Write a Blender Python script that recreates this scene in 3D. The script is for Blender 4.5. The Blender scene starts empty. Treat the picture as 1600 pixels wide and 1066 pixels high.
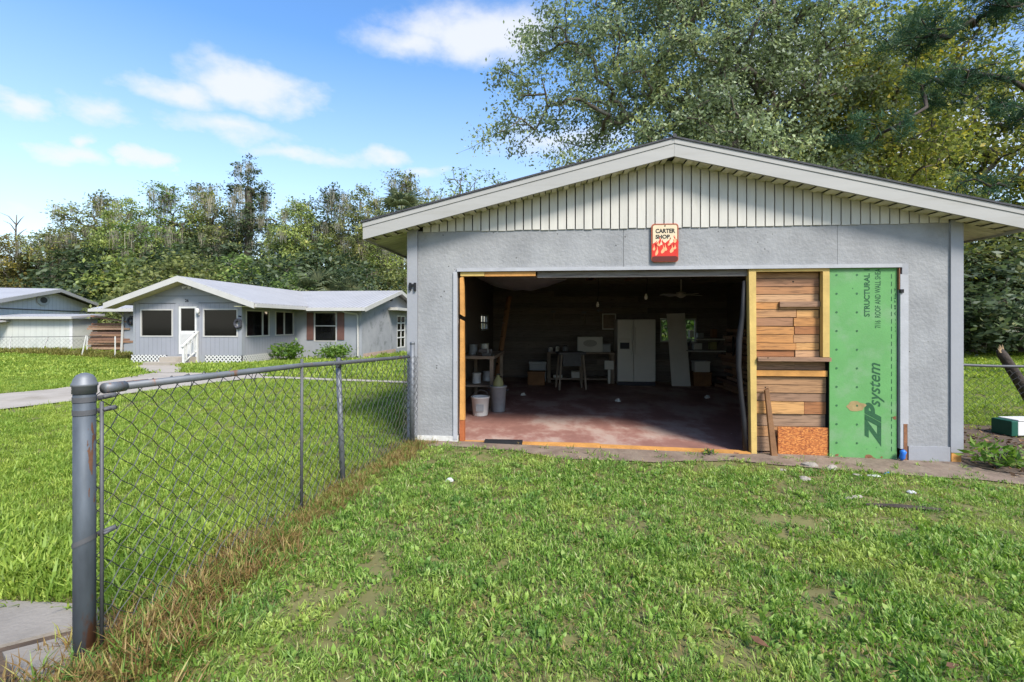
import bpy, math, random
import numpy as np
from mathutils import Vector, Matrix, noise as mnoise

rnd = random.Random(7)
scene = bpy.context.scene
COL = scene.collection
R = math.radians

# ------------------------------------------------------------------ camera, sky, sun, exposure
cam_d = bpy.data.cameras.new("camera")
cam = bpy.data.objects.new("camera", cam_d)
COL.objects.link(cam)
cam.location = (0, 0, 1.45)
cam.rotation_euler = (R(90), 0, 0)
cam_d.sensor_width = 36.0
cam_d.lens = 760 / 1600 * 36.0
cam_d.shift_y = -28 / 1600
cam_d.clip_start = 0.05
cam_d.clip_end = 3000
scene.camera = cam

SUN_DIR = Vector((0.50, -0.78, 0.98)).normalized()      # from the ground towards the sun: behind the camera, to the right, high
SUN_EL = math.asin(SUN_DIR.z)
SUN_AZ = math.atan2(SUN_DIR.x, SUN_DIR.y)
sun_d = bpy.data.lights.new("sun", 'SUN')
sun_d.energy = 2.5
sun_d.angle = R(16)
sun_d.color = (1.0, 0.955, 0.88)
sun = bpy.data.objects.new("sun", sun_d)
COL.objects.link(sun)
sun.location = (0, 0, 30)
sun.rotation_euler = SUN_DIR.to_track_quat('Z', 'Y').to_euler()

SKY_STRENGTH = 0.112
def build_world():
    w = bpy.data.worlds.new("World")
    scene.world = w
    w.use_nodes = True
    nt = w.node_tree
    nt.nodes.clear()
    N = nt.nodes.new
    L = nt.links.new
    out = N('ShaderNodeOutputWorld')
    sky = N('ShaderNodeTexSky')
    sky.sky_type = 'NISHITA'
    sky.sun_disc = False
    sky.sun_elevation = SUN_EL
    sky.sun_rotation = SUN_AZ
    sky.air_density = 1.2
    sky.dust_density = 0.6
    sky.ozone_density = 2.2
    bg = N('ShaderNodeBackground')
    bg.inputs['Strength'].default_value = SKY_STRENGTH
    hsv = N('ShaderNodeHueSaturation'); hsv.inputs['Saturation'].default_value = 1.24; hsv.inputs['Hue'].default_value = 0.505
    L(sky.outputs[0], hsv.inputs['Color']); L(hsv.outputs[0], bg.inputs['Color'])
    # clouds: (azimuth, elevation) of the view direction, gently warped by noise
    tc = N('ShaderNodeTexCoord')
    sep = N('ShaderNodeSeparateXYZ')
    L(tc.outputs['Generated'], sep.inputs[0])
    def mth(op, a, b=None, clamp=False):
        n = N('ShaderNodeMath'); n.operation = op; n.use_clamp = clamp
        for i, v in enumerate((a, b)):
            if v is None: continue
            if isinstance(v, (int, float)): n.inputs[i].default_value = v
            else: L(v, n.inputs[i])
        return n.outputs[0]
    az = mth('ARCTAN2', sep.outputs[0], sep.outputs[1])
    el = mth('ARCSINE', sep.outputs[2])
    comb = N('ShaderNodeCombineXYZ')
    L(az, comb.inputs[0]); L(el, comb.inputs[1])
    nz = N('ShaderNodeTexNoise'); nz.inputs['Scale'].default_value = 9.0; nz.inputs['Detail'].default_value = 7; nz.inputs['Roughness'].default_value = 0.55
    mp = N('ShaderNodeMapping'); mp.inputs['Scale'].default_value = (1.0, 1.0, 1.7)
    L(tc.outputs['Generated'], mp.inputs[0]); L(mp.outputs[0], nz.inputs[0])
    def vm(op, a, b=None):
        n = N('ShaderNodeVectorMath'); n.operation = op
        for i, v in enumerate((a, b)):
            if v is None: continue
            if isinstance(v, tuple): n.inputs[i].default_value = v
            else: L(v, n.inputs[i])
        return n
    wob = vm('MULTIPLY', vm('SUBTRACT', nz.outputs['Color'], (0.5, 0.5, 0.5)).outputs[0], (0.20, 0.07, 0.0))
    v = vm('ADD', comb.outputs[0], wob.outputs[0]).outputs[0]
    def pt(x, y):
        a = math.atan((x - 800) / 760.0)
        return a, math.atan((505 - y) / 760.0 * math.cos(a))
    blobs = []
    for (x, y, hw, hh, amp) in [(265, 142, 130, 32, 1.05), (395, 138, 130, 42, 1.25), (350, 198, 160, 24, .72), (752, 52, 150, 46, 1.25), (665, 75, 110, 24, .8),
                                (15, 163, 80, 32, 1.0), (140, 172, 90, 26, .7), (130, 245, 90, 22, .95), (240, 252, 50, 24, 1.05), (125, 222, 42, 17, .85),
                                (470, 243, 150, 16, .62), (590, 248, 60, 18, .7), (660, 268, 60, 14, .6), (880, 225, 160, 40, .66), (1420, 240, 260, 110, .95),
                                (1200, 120, 160, 60, .8), (20, 325, 60, 16, .7)]:
        a, e = pt(x, y)
        k = 760.0 / math.cos(a) ** 2 / 760.0
        blobs.append((a, e, hw / 760.0 / k, hh / 760.0 * math.cos(a), amp))
    r2 = random.Random(3)
    for i in range(26):                      # the same scattered cumulus all round
        a = R(52) + r2.random() * R(256)
        e = R(5 + 42 * r2.random() ** 1.3)
        s = 0.5 + r2.random()
        if a > math.pi: a -= 2 * math.pi
        blobs.append((a, e, 0.15 * s, 0.05 * s, 0.7 + 0.5 * r2.random()))
    f = None
    for (a, e, sx, sy, amp) in blobs:
        d = vm('LENGTH', vm('MULTIPLY', vm('SUBTRACT', v, (a, e, 0)).outputs[0], (1 / sx, 1 / sy, 0)).outputs[0]).outputs['Value']
        b = mth('MULTIPLY', mth('SUBTRACT', 1.0, d), amp)
        f = b if f is None else mth('MAXIMUM', f, b)
    nz2 = N('ShaderNodeTexNoise'); nz2.inputs['Scale'].default_value = 14.0; nz2.inputs['Detail'].default_value = 8; nz2.inputs['Roughness'].default_value = 0.6
    L(mp.outputs[0], nz2.inputs[0])
    dens = mth('ADD', f, mth('MULTIPLY', mth('SUBTRACT', nz2.outputs[0], 0.5), 0.95))
    mr = N('ShaderNodeMapRange'); mr.interpolation_type = 'SMOOTHSTEP'
    mr.inputs['From Min'].default_value = -0.20; mr.inputs['From Max'].default_value = 0.85
    L(dens, mr.inputs['Value'])
    # thin haze low in the sky
    hz = N('ShaderNodeMapRange'); hz.inputs['From Min'].default_value = 0.0; hz.inputs['From Max'].default_value = 0.50
    hz.inputs['To Min'].default_value = 0.58; hz.inputs['To Max'].default_value = 0.0
    L(el, hz.inputs['Value'])
    cov = mth('MAXIMUM', mth('MULTIPLY', mr.outputs[0], 0.90), hz.outputs[0], True)
    bgc = N('ShaderNodeBackground')
    bgc.inputs['Color'].default_value = (0.90, 0.93, 1.0, 1)
    bgc.inputs['Strength'].default_value = 0.41
    mix = N('ShaderNodeMixShader')
    L(cov, mix.inputs[0]); L(bg.outputs[0], mix.inputs[1]); L(bgc.outputs[0], mix.inputs[2])
    L(mix.outputs[0], out.inputs['Surface'])
build_world()

vs = scene.view_settings
vs.view_transform = 'Standard'
vs.look = 'None'
vs.exposure = 1.36
vs.gamma = 1.0
scene.render.engine = 'CYCLES'
cy = scene.cycles
cy.use_denoising = True
cy.max_bounces = 7
cy.diffuse_bounces = 4
cy.glossy_bounces = 3
cy.transmission_bounces = 4
cy.transparent_max_bounces = 16
cy.caustics_reflective = False
cy.caustics_refractive = False
cy.sample_clamp_indirect = 6.0

# ------------------------------------------------------------------ materials
MATS = {}
def lin(c):
    return tuple(x / 12.92 if x <= 0.04045 else ((x + 0.055) / 1.055) ** 2.4 for x in c)

def M(name, col=(0.5, 0.5, 0.5), rough=0.65, metal=0.0, var=0.18, vscale=3.0, bump=0.0, bscale=30.0, objvar=0.0, stretch=None,
      stain=None, stain_scale=2.0, stain_lo=0.55, stain_hi=0.7, spots=None, spot_scale=25.0, spot_size=0.12, detail=5.0, spec=0.3):
    """Principled material: base colour varied by noise, optional second colour in patches, small chips, and bump."""
    m = bpy.data.materials.new(name)
    m.use_nodes = True
    nt = m.node_tree; N = nt.nodes.new; L = nt.links.new
    b = nt.nodes['Principled BSDF']
    b.inputs['Roughness'].default_value = rough
    b.inputs['Metallic'].default_value = metal
    b.inputs['Specular IOR Level'].default_value = spec
    tc = N('ShaderNodeTexCoord')
    vec = tc.outputs['Object']
    oi = None
    if objvar or stretch:
        oi = N('ShaderNodeObjectInfo')
        ad = N('ShaderNodeVectorMath'); ad.operation = 'ADD'
        sc = N('ShaderNodeVectorMath'); sc.operation = 'SCALE'; sc.inputs['Scale'].default_value = 37.0
        cx = N('ShaderNodeCombineXYZ')
        for i in range(3): L(oi.outputs['Random'], cx.inputs[i])
        L(cx.outputs[0], sc.inputs[0]); L(sc.outputs[0], ad.inputs[0]); L(vec, ad.inputs[1])
        vec = ad.outputs[0]
    if stretch:
        mp = N('ShaderNodeMapping'); mp.inputs['Scale'].default_value = stretch
        L(vec, mp.inputs[0]); vec = mp.outputs[0]
    n1 = N('ShaderNodeTexNoise'); n1.inputs['Scale'].default_value = vscale; n1.inputs['Detail'].default_value = detail; n1.inputs['Roughness'].default_value = 0.62
    L(vec, n1.inputs[0])
    mr = N('ShaderNodeMapRange'); mr.inputs['From Min'].default_value = 0.3; mr.inputs['From Max'].default_value = 0.7
    mr.inputs['To Min'].default_value = 1 - var; mr.inputs['To Max'].default_value = 1 + var
    L(n1.outputs[0], mr.inputs['Value'])
    val = mr.outputs[0]
    if objvar:
        m2 = N('ShaderNodeMapRange'); m2.inputs['To Min'].default_value = 1 - objvar; m2.inputs['To Max'].default_value = 1 + objvar
        L(oi.outputs['Random'], m2.inputs['Value'])
        mm = N('ShaderNodeMath'); mm.operation = 'MULTIPLY'; L(val, mm.inputs[0]); L(m2.outputs[0], mm.inputs[1]); val = mm.outputs[0]
    hs = N('ShaderNodeHueSaturation'); hs.inputs['Color'].default_value = (*col, 1)
    L(val, hs.inputs['Value'])
    c = hs.outputs[0]
    def mixc(a, fac, col2):
        x = N('ShaderNodeMix'); x.data_type = 'RGBA'
        L(fac, x.inputs['Factor']); L(a, x.inputs['A']); x.inputs['B'].default_value = (*col2, 1)
        return x.outputs['Result']
    if stain is not None:
        n2 = N('ShaderNodeTexNoise'); n2.inputs['Scale'].default_value = stain_scale; n2.inputs['Detail'].default_value = 7; n2.inputs['Roughness'].default_value = 0.68
        L(vec, n2.inputs[0])
        r = N('ShaderNodeMapRange'); r.interpolation_type = 'SMOOTHSTEP'; r.inputs['From Min'].default_value = stain_lo; r.inputs['From Max'].default_value = stain_hi
        L(n2.outputs[0], r.inputs['Value'])
        c = mixc(c, r.outputs[0], stain)
    if spots is not None:
        vo = N('ShaderNodeTexVoronoi'); vo.inputs['Scale'].default_value = spot_scale; vo.inputs['Randomness'].default_value = 1.0
        L(vec, vo.inputs[0])
        n3 = N('ShaderNodeTexNoise'); n3.inputs['Scale'].default_value = spot_scale * 0.35
        L(vec, n3.inputs[0])
        ml = N('ShaderNodeMath'); ml.operation = 'MULTIPLY'; L(n3.outputs[0], ml.inputs[0]); ml.inputs[1].default_value = spot_size * 2
        lt = N('ShaderNodeMath'); lt.operation = 'LESS_THAN'; L(vo.outputs['Distance'], lt.inputs[0]); L(ml.outputs[0], lt.inputs[1])
        n4 = N('ShaderNodeTexNoise'); n4.inputs['Scale'].default_value = spot_scale * 0.12
        L(vec, n4.inputs[0])
        gt = N('ShaderNodeMath'); gt.operation = 'GREATER_THAN'; L(n4.outputs[0], gt.inputs[0]); gt.inputs[1].default_value = 0.53
        mu = N('ShaderNodeMath'); mu.operation = 'MULTIPLY'; L(lt.outputs[0], mu.inputs[0]); L(gt.outputs[0], mu.inputs[1])
        c = mixc(c, mu.outputs[0], spots)
    L(c, b.inputs['Base Color'])
    if bump:
        n5 = N('ShaderNodeTexNoise'); n5.inputs['Scale'].default_value = bscale; n5.inputs['Detail'].default_value = 6
        L(vec, n5.inputs[0])
        bp = N('ShaderNodeBump'); bp.inputs['Strength'].default_value = bump; bp.inputs['Distance'].default_value = 0.02
        L(n5.outputs[0], bp.inputs['Height']); L(bp.outputs[0], b.inputs['Normal'])
    MATS[name] = m
    return m

def add_grooves(m, axis, pitch, width=0.12, dark=0.45):
    """narrow dark recessed grooves every `pitch` metres along an object axis (far siding)"""
    nt = m.node_tree; N = nt.nodes.new; L = nt.links.new
    b = nt.nodes['Principled BSDF']
    tc = N('ShaderNodeTexCoord'); sp = N('ShaderNodeSeparateXYZ'); L(tc.outputs['Object'], sp.inputs[0])
    md = N('ShaderNodeMath'); md.operation = 'MULTIPLY'; md.inputs[1].default_value = 1 / pitch; L(sp.outputs[axis], md.inputs[0])
    fr = N('ShaderNodeMath'); fr.operation = 'FRACT'; L(md.outputs[0], fr.inputs[0])
    lt = N('ShaderNodeMath'); lt.operation = 'LESS_THAN'; lt.inputs[1].default_value = width; L(fr.outputs[0], lt.inputs[0])
    old = b.inputs['Base Color'].links[0].from_socket
    x = N('ShaderNodeMix'); x.data_type = 'RGBA'; x.blend_type = 'MULTIPLY'
    L(lt.outputs[0], x.inputs['Factor']); L(old, x.inputs['A']); x.inputs['B'].default_value = (dark, dark, dark, 1)
    L(x.outputs['Result'], b.inputs['Base Color'])
    bp = N('ShaderNodeBump'); bp.invert = True; bp.inputs['Strength'].default_value = 0.5; bp.inputs['Distance'].default_value = 0.01
    L(lt.outputs[0], bp.inputs['Height']); L(bp.outputs[0], b.inputs['Normal'])
    return m

GREYC = (0.262, 0.262, 0.262)
M('stucco', GREYC, 0.85, var=0.16, vscale=2.6, bump=0.42, bscale=26, stain=(0.32, 0.318, 0.312), stain_scale=1.2, stain_lo=.5, stain_hi=.75, spots=(0.09, 0.088, 0.085), spot_scale=9, spot_size=0.075)
M('grey_trim', (0.275, 0.278, 0.292), 0.6, var=0.07, vscale=2, bump=0.1, bscale=30, spots=(0.16, 0.16, 0.17), spot_scale=12, spot_size=0.04)
M('light_trim', (0.36, 0.36, 0.37), 0.6, var=0.1, vscale=5, bump=.1, bscale=40, spots=(0.08, 0.07, 0.06), spot_scale=9, spot_size=0.05)
M('siding_board', (0.50, 0.475, 0.42), 0.7, var=0.08, vscale=2, objvar=0.05, stretch=(6, 6, .8), stain=(0.40, 0.37, 0.24), stain_scale=1.4, stain_lo=.58, stain_hi=.85, bump=.1, bscale=20)
M('joint_dark', (0.03, 0.03, 0.03), 0.9, var=0.1)
M('soffit', (0.60, 0.56, 0.42), 0.6, var=0.12, vscale=2, objvar=0.16, stain=(0.30, 0.30, 0.16), stain_scale=3, stain_lo=.5, stain_hi=.8)
M('fascia', (0.35, 0.338, 0.312), 0.5, var=0.06, vscale=1.5, stretch=(.6, 3, 6), stain=(0.30, 0.285, 0.25), stain_scale=2.2, stain_lo=.48, stain_hi=.8, spots=(.2, .19, .16), spot_scale=16, spot_size=.05)
M('roof_dark', (0.055, 0.055, 0.06), 0.8, var=0.3, vscale=8, bump=.4, bscale=60)
M('lumber_yellow', (0.50, 0.345, 0.11), 0.65, var=0.16, vscale=5, objvar=0.08, bump=.15, bscale=50, spots=(0.08, 0.05, 0.02), spot_scale=9, spot_size=0.05)
M('lumber_orange', (0.50, 0.24, 0.065), 0.7, var=0.25, vscale=4, objvar=0.12, bump=.2, bscale=40, spots=(0.06, 0.03, 0.015), spot_scale=10, spot_size=.06)
M('lumber_red', (0.36, 0.105, 0.035), 0.7, var=0.25, vscale=4, bump=.2, bscale=40)
M('stick_wood', (0.20, 0.10, 0.045), 0.75, var=0.25, vscale=6, bump=.2, bscale=40)
def plank_mat(name, stops, grain=(1.2, 16, 16), dark=(0.05, 0.03, 0.02)):
    m = bpy.data.materials.new(name); m.use_nodes = True
    nt = m.node_tree; N = nt.nodes.new; L = nt.links.new
    b = nt.nodes['Principled BSDF']; b.inputs['Roughness'].default_value = 0.75; b.inputs['Specular IOR Level'].default_value = .25
    oi = N('ShaderNodeObjectInfo'); tc = N('ShaderNodeTexCoord')
    cx = N('ShaderNodeCombineXYZ')
    ml = N('ShaderNodeMath'); ml.operation = 'MULTIPLY'; ml.inputs[1].default_value = 91.0; L(oi.outputs['Random'], ml.inputs[0])
    for i in range(3): L(ml.outputs[0], cx.inputs[i])
    ad = N('ShaderNodeVectorMath'); ad.operation = 'ADD'; L(tc.outputs['Object'], ad.inputs[0]); L(cx.outputs[0], ad.inputs[1])
    mp = N('ShaderNodeMapping'); mp.inputs['Scale'].default_value = grain; L(ad.outputs[0], mp.inputs[0])
    ns = N('ShaderNodeTexNoise'); ns.inputs['Scale'].default_value = 3.2; ns.inputs['Detail'].default_value = 7; ns.inputs['Distortion'].default_value = 1.2; L(mp.outputs[0], ns.inputs[0])
    rp = N('ShaderNodeValToRGB'); rp.color_ramp.interpolation = 'CONSTANT'
    while len(rp.color_ramp.elements) < len(stops): rp.color_ramp.elements.new(0.5)
    for i, c in enumerate(stops):
        rp.color_ramp.elements[i].position = i / len(stops); rp.color_ramp.elements[i].color = (*c, 1)
    L(oi.outputs['Random'], rp.inputs[0])
    mr = N('ShaderNodeMapRange'); mr.interpolation_type = 'SMOOTHSTEP'; mr.inputs['From Min'].default_value = .42; mr.inputs['From Max'].default_value = .72
    mr.inputs['To Max'].default_value = .55
    L(ns.outputs[0], mr.inputs['Value'])
    x = N('ShaderNodeMix'); x.data_type = 'RGBA'; L(mr.outputs[0], x.inputs['Factor']); L(rp.outputs[0], x.inputs['A']); x.inputs['B'].default_value = (*dark, 1)
    vo = N('ShaderNodeTexVoronoi'); vo.inputs['Scale'].default_value = 5.0; L(ad.outputs[0], vo.inputs[0])
    lt = N('ShaderNodeMath'); lt.operation = 'LESS_THAN'; lt.inputs[1].default_value = .055; L(vo.outputs['Distance'], lt.inputs[0])
    x2 = N('ShaderNodeMix'); x2.data_type = 'RGBA'; L(lt.outputs[0], x2.inputs['Factor']); L(x.outputs['Result'], x2.inputs['A']); x2.inputs['B'].default_value = (.03, .018, .01, 1)
    L(x2.outputs['Result'], b.inputs['Base Color'])
    bp = N('ShaderNodeBump'); bp.inputs['Strength'].default_value = .35; bp.inputs['Distance'].default_value = .01; L(ns.outputs[0], bp.inputs['Height']); L(bp.outputs[0], b.inputs['Normal'])
    MATS[name] = m
plank_mat('plank_pallet', [(.46, .215, .075), (.32, .135, .055), (.42, .225, .105), (.54, .29, .11), (.32, .165, .09), (.47, .275, .145), (.38, .185, .085)])
plank_mat('plank_grey', [(.30, .19, .12), (.34, .21, .13), (.27, .16, .10), (.36, .20, .10)])
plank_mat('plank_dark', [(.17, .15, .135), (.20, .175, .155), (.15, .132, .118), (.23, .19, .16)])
plank_mat('wood_stack', [(.22, .12, .075), (.32, .19, .115), (.27, .155, .095), (.19, .11, .08), (.36, .23, .15)])
M('green_panel', (0.11, 0.285, 0.092), 0.6, var=0.10, vscale=2.2, bump=.08, bscale=60, stain=(0.165, 0.295, 0.145), stain_scale=2.4, stain_lo=.46, stain_hi=.72, spots=(.06, .16, .06), spot_scale=9, spot_size=.06)
M('mud_smear', (0.30, 0.22, 0.10), 0.9, var=0.2, vscale=12)
M('print_dark', (0.022, 0.085, 0.035), 0.7, var=0.2, vscale=60)
M('chip_brown', (0.20, 0.09, 0.045), 0.8, var=0.3, vscale=30)
M('screw', (0.04, 0.12, 0.05), 0.5, var=0.1)
M('black_rubber', (0.018, 0.018, 0.02), 0.6, var=0.2)
M('black_metal', (0.02, 0.02, 0.022), 0.45, 0.4, var=0.1)
M('blue_plastic', (0.03, 0.16, 0.55), 0.4, var=0.1)
M('concrete', (0.235, 0.208, 0.175), 0.9, var=0.14, vscale=2.5, bump=.25, bscale=45, stain=(0.16, 0.138, 0.112), stain_scale=1.1, stain_lo=.5, stain_hi=.75, spots=(.22, .2, .17), spot_scale=18, spot_size=.06)
M('drive_concrete', (0.36, 0.315, 0.26), 0.9, var=0.12, vscale=1.2, bump=.2, bscale=30, stain=(0.27, 0.23, 0.18), stain_scale=.7, stain_lo=.48, stain_hi=.72)
M('footing', (0.55, 0.54, 0.50), 0.9, var=0.2, vscale=9, bump=.4, bscale=25)
M('red_floor', (0.29, 0.145, 0.115), 0.62, var=0.30, vscale=1.7, bump=.12, bscale=12, stain=(0.40, 0.29, 0.24), stain_scale=1.7, stain_lo=.44, stain_hi=.62, spots=(.55, .48, .42), spot_scale=6, spot_size=.05, stretch=(1, .6, 1))
M('steel', (0.16, 0.168, 0.178), 0.55, 0.45, var=0.16, vscale=5, stretch=(1, 1, .35), stain=(0.22, 0.105, 0.055), stain_scale=4.5, stain_lo=.58, stain_hi=.66, spots=(.34, .35, .37), spot_scale=14, spot_size=.06)
M('steel_post', (0.085, 0.098, 0.112), 0.62, 0.35, var=0.38, vscale=7, stretch=(1, 1, .3), stain=(0.15, 0.065, 0.035), stain_scale=3.6, stain_lo=.545, stain_hi=.61, spots=(.36, .37, .39), spot_scale=12, spot_size=.09)
M('steel_dark', (0.10, 0.10, 0.105), 0.6, 0.3, var=0.2, vscale=9, stain=(0.14, 0.075, 0.045), stain_scale=6, stain_lo=.6, stain_hi=.7)
M('wire', (0.06, 0.062, 0.063), 0.6, 0.2, var=0.25, vscale=6, stain=(0.07, 0.05, 0.04), stain_scale=5, stain_lo=.5, stain_hi=.65)
M('rust', (0.13, 0.062, 0.036), 0.85, var=.25, vscale=20)
M('dirt', (0.185, 0.135, 0.10), 0.95, var=0.28, vscale=5, bump=.6, bscale=25, stain=(0.24, 0.19, 0.14), stain_scale=3, stain_lo=.45, stain_hi=.7)
M('litter_soil', (0.095, 0.068, 0.048), 0.95, var=0.35, vscale=8, bump=.7, bscale=30)
M('stone', (0.30, 0.265, 0.22), 0.9, var=0.2, vscale=12, bump=.4, bscale=30, objvar=.2)
M('paper_white', (0.50, 0.50, 0.49), 0.7, var=.06)
M('white_paint', (0.60, 0.59, 0.56), 0.55, var=0.07, vscale=4)
M('white_appliance', (0.66, 0.65, 0.60), 0.4, var=0.05, vscale=2)
M('offwhite_board', (0.60, 0.59, 0.54), 0.5, var=0.08, vscale=2)
M('grey_tank', (0.30, 0.315, 0.33), 0.55, 0.2, var=.15, vscale=6)
M('olive_metal', (0.28, 0.27, 0.12), 0.45, var=.2, vscale=6)
M('bench_wood', (0.24, 0.19, 0.145), 0.7, var=.25, vscale=5, bump=.2)
M('tarp', (0.22, 0.23, 0.26), 0.35, var=.2, vscale=3, bump=.3, bscale=6)
M('blue_tarp', (0.03, 0.07, 0.50), 0.4, var=.2, vscale=4)
M('dark_mesh', (0.05, 0.05, 0.06), 0.6, var=.2)
M('house_wall', (0.27, 0.28, 0.295), 0.8, var=0.06, vscale=1.2, bump=.15, bscale=30)
add_grooves(M('house_siding_front', (0.275, 0.28, 0.305), 0.75, var=0.05, vscale=1.2), 0, 0.203, 0.07, 0.68)
add_grooves(M('house_siding_side', (0.275, 0.28, 0.305), 0.75, var=0.05, vscale=1.2), 1, 0.203, 0.07, 0.68)
M('house_render', (0.30, 0.302, 0.31), 0.85, var=0.10, vscale=1.5, bump=.4, bscale=14, stain=(0.17, 0.175, 0.18), stain_scale=1.8, stain_lo=.52, stain_hi=.7, spots=(.16, .16, .17), spot_scale=5, spot_size=.05)
M('house_fascia', (0.46, 0.445, 0.41), 0.5, var=0.06, vscale=2)
M('house_soffit', (0.50, 0.47, 0.26), 0.65, var=0.15, vscale=2, stain=(0.30, 0.29, 0.13), stain_scale=2, stain_lo=.5, stain_hi=.75)
add_grooves(M('house_roof_side', (0.42, 0.405, 0.395), 0.5, 0.1, var=0.08, vscale=.9), 1, 0.23, 0.2, 0.55)
add_grooves(M('house_roof_front', (0.42, 0.405, 0.395), 0.5, 0.1, var=0.08, vscale=.9), 0, 0.23, 0.2, 0.55)
M('shutter', (0.125, 0.062, 0.050), 0.6, var=0.12, vscale=4)
M('brick_pink', (0.42, 0.30, 0.24), 0.9, var=.15, vscale=6, bump=.2)
M('neighbour_wall_base', (0.47, 0.47, 0.49), 0.8, var=0.06)
add_grooves(M('neighbour_siding', (0.78, 0.77, 0.76), 0.8, var=0.07, vscale=1.0), 0, 0.41, 0.045, 0.62)
add_grooves(M('shed_siding', (0.50, 0.51, 0.46), 0.8, var=0.07, vscale=.9, stain=(0.42, 0.44, 0.39), stain_scale=.8, stain_lo=.5, stain_hi=.8), 0, 0.305, 0.05, 0.72)
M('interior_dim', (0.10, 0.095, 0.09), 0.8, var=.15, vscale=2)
M('interior_panel', (0.16, 0.10, 0.07), 0.8, var=.15, vscale=2)
M('bark', (0.115, 0.095, 0.075), 0.9, var=0.3, vscale=5, bump=.7, bscale=14, stain=(0.20, 0.185, 0.16), stain_scale=2.5, stain_lo=.5, stain_hi=.7)
M('bark_dark', (0.055, 0.043, 0.035), 0.9, var=0.35, vscale=6, bump=.9, bscale=18)
M('bark_break', (0.36, 0.25, 0.14), 0.9, var=0.3, vscale=12, bump=.5)
M('moss', (0.30, 0.285, 0.215), 0.95, var=0.25, vscale=2)
M('dead_leaf', (0.13, 0.062, 0.032), 0.8, var=.3, vscale=30, objvar=.3)
M('box_green', (0.012, 0.075, 0.05), 0.45, var=.1)
M('sign_cream', (0.62, 0.50, 0.33), 0.5, var=0.08, vscale=10)
M('sign_red', (0.55, 0.030, 0.018), 0.45, var=.1, vscale=12)
M('sign_dark', (0.10, 0.016, 0.010), 0.5, var=.1)
M('sign_border', (0.16, 0.085, 0.05), 0.5, var=.1)
M('sign_flame', (0.78, 0.36, 0.17), 0.5, var=.1)
M('sign_rim', (0.45, 0.09, 0.03), 0.5, var=.1)

def glass_mat(name, tint=0.10, clear=0.45):
    m = bpy.data.materials.new(name); m.use_nodes = True
    nt = m.node_tree; N = nt.nodes.new; L = nt.links.new
    nt.nodes.clear()
    o = N('ShaderNodeOutputMaterial'); t = N('ShaderNodeBsdfTransparent'); t.inputs[0].default_value = (clear, clear, clear, 1)
    g = N('ShaderNodeBsdfGlossy'); g.inputs['Roughness'].default_value = 0.08; g.inputs['Color'].default_value = (.8, .8, .8, 1)
    d = N('ShaderNodeBsdfDiffuse'); d.inputs['Color'].default_value = (tint, tint, tint, 1)
    m1 = N('ShaderNodeMixShader'); m1.inputs[0].default_value = .25; L(t.outputs[0], m1.inputs[1]); L(d.outputs[0], m1.inputs[2])
    m2 = N('ShaderNodeMixShader'); m2.inputs[0].default_value = .035; L(m1.outputs[0], m2.inputs[1]); L(g.outputs[0], m2.inputs[2])
    L(m2.outputs[0], o.inputs[0]); MATS[name] = m
glass_mat('window_glass', .02, .35)
glass_mat('clear_glass', .2, .95)
def emit_mat(name, col, s):
    m = bpy.data.materials.new(name); m.use_nodes = True
    b = m.node_tree.nodes['Principled BSDF']; b.inputs['Base Color'].default_value = (*col, 1)
    b.inputs['Emission Color'].default_value = (*col, 1); b.inputs['Emission Strength'].default_value = s; MATS[name] = m
emit_mat('lamp_glow', (1.0, .82, .58), 3.0)

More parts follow.
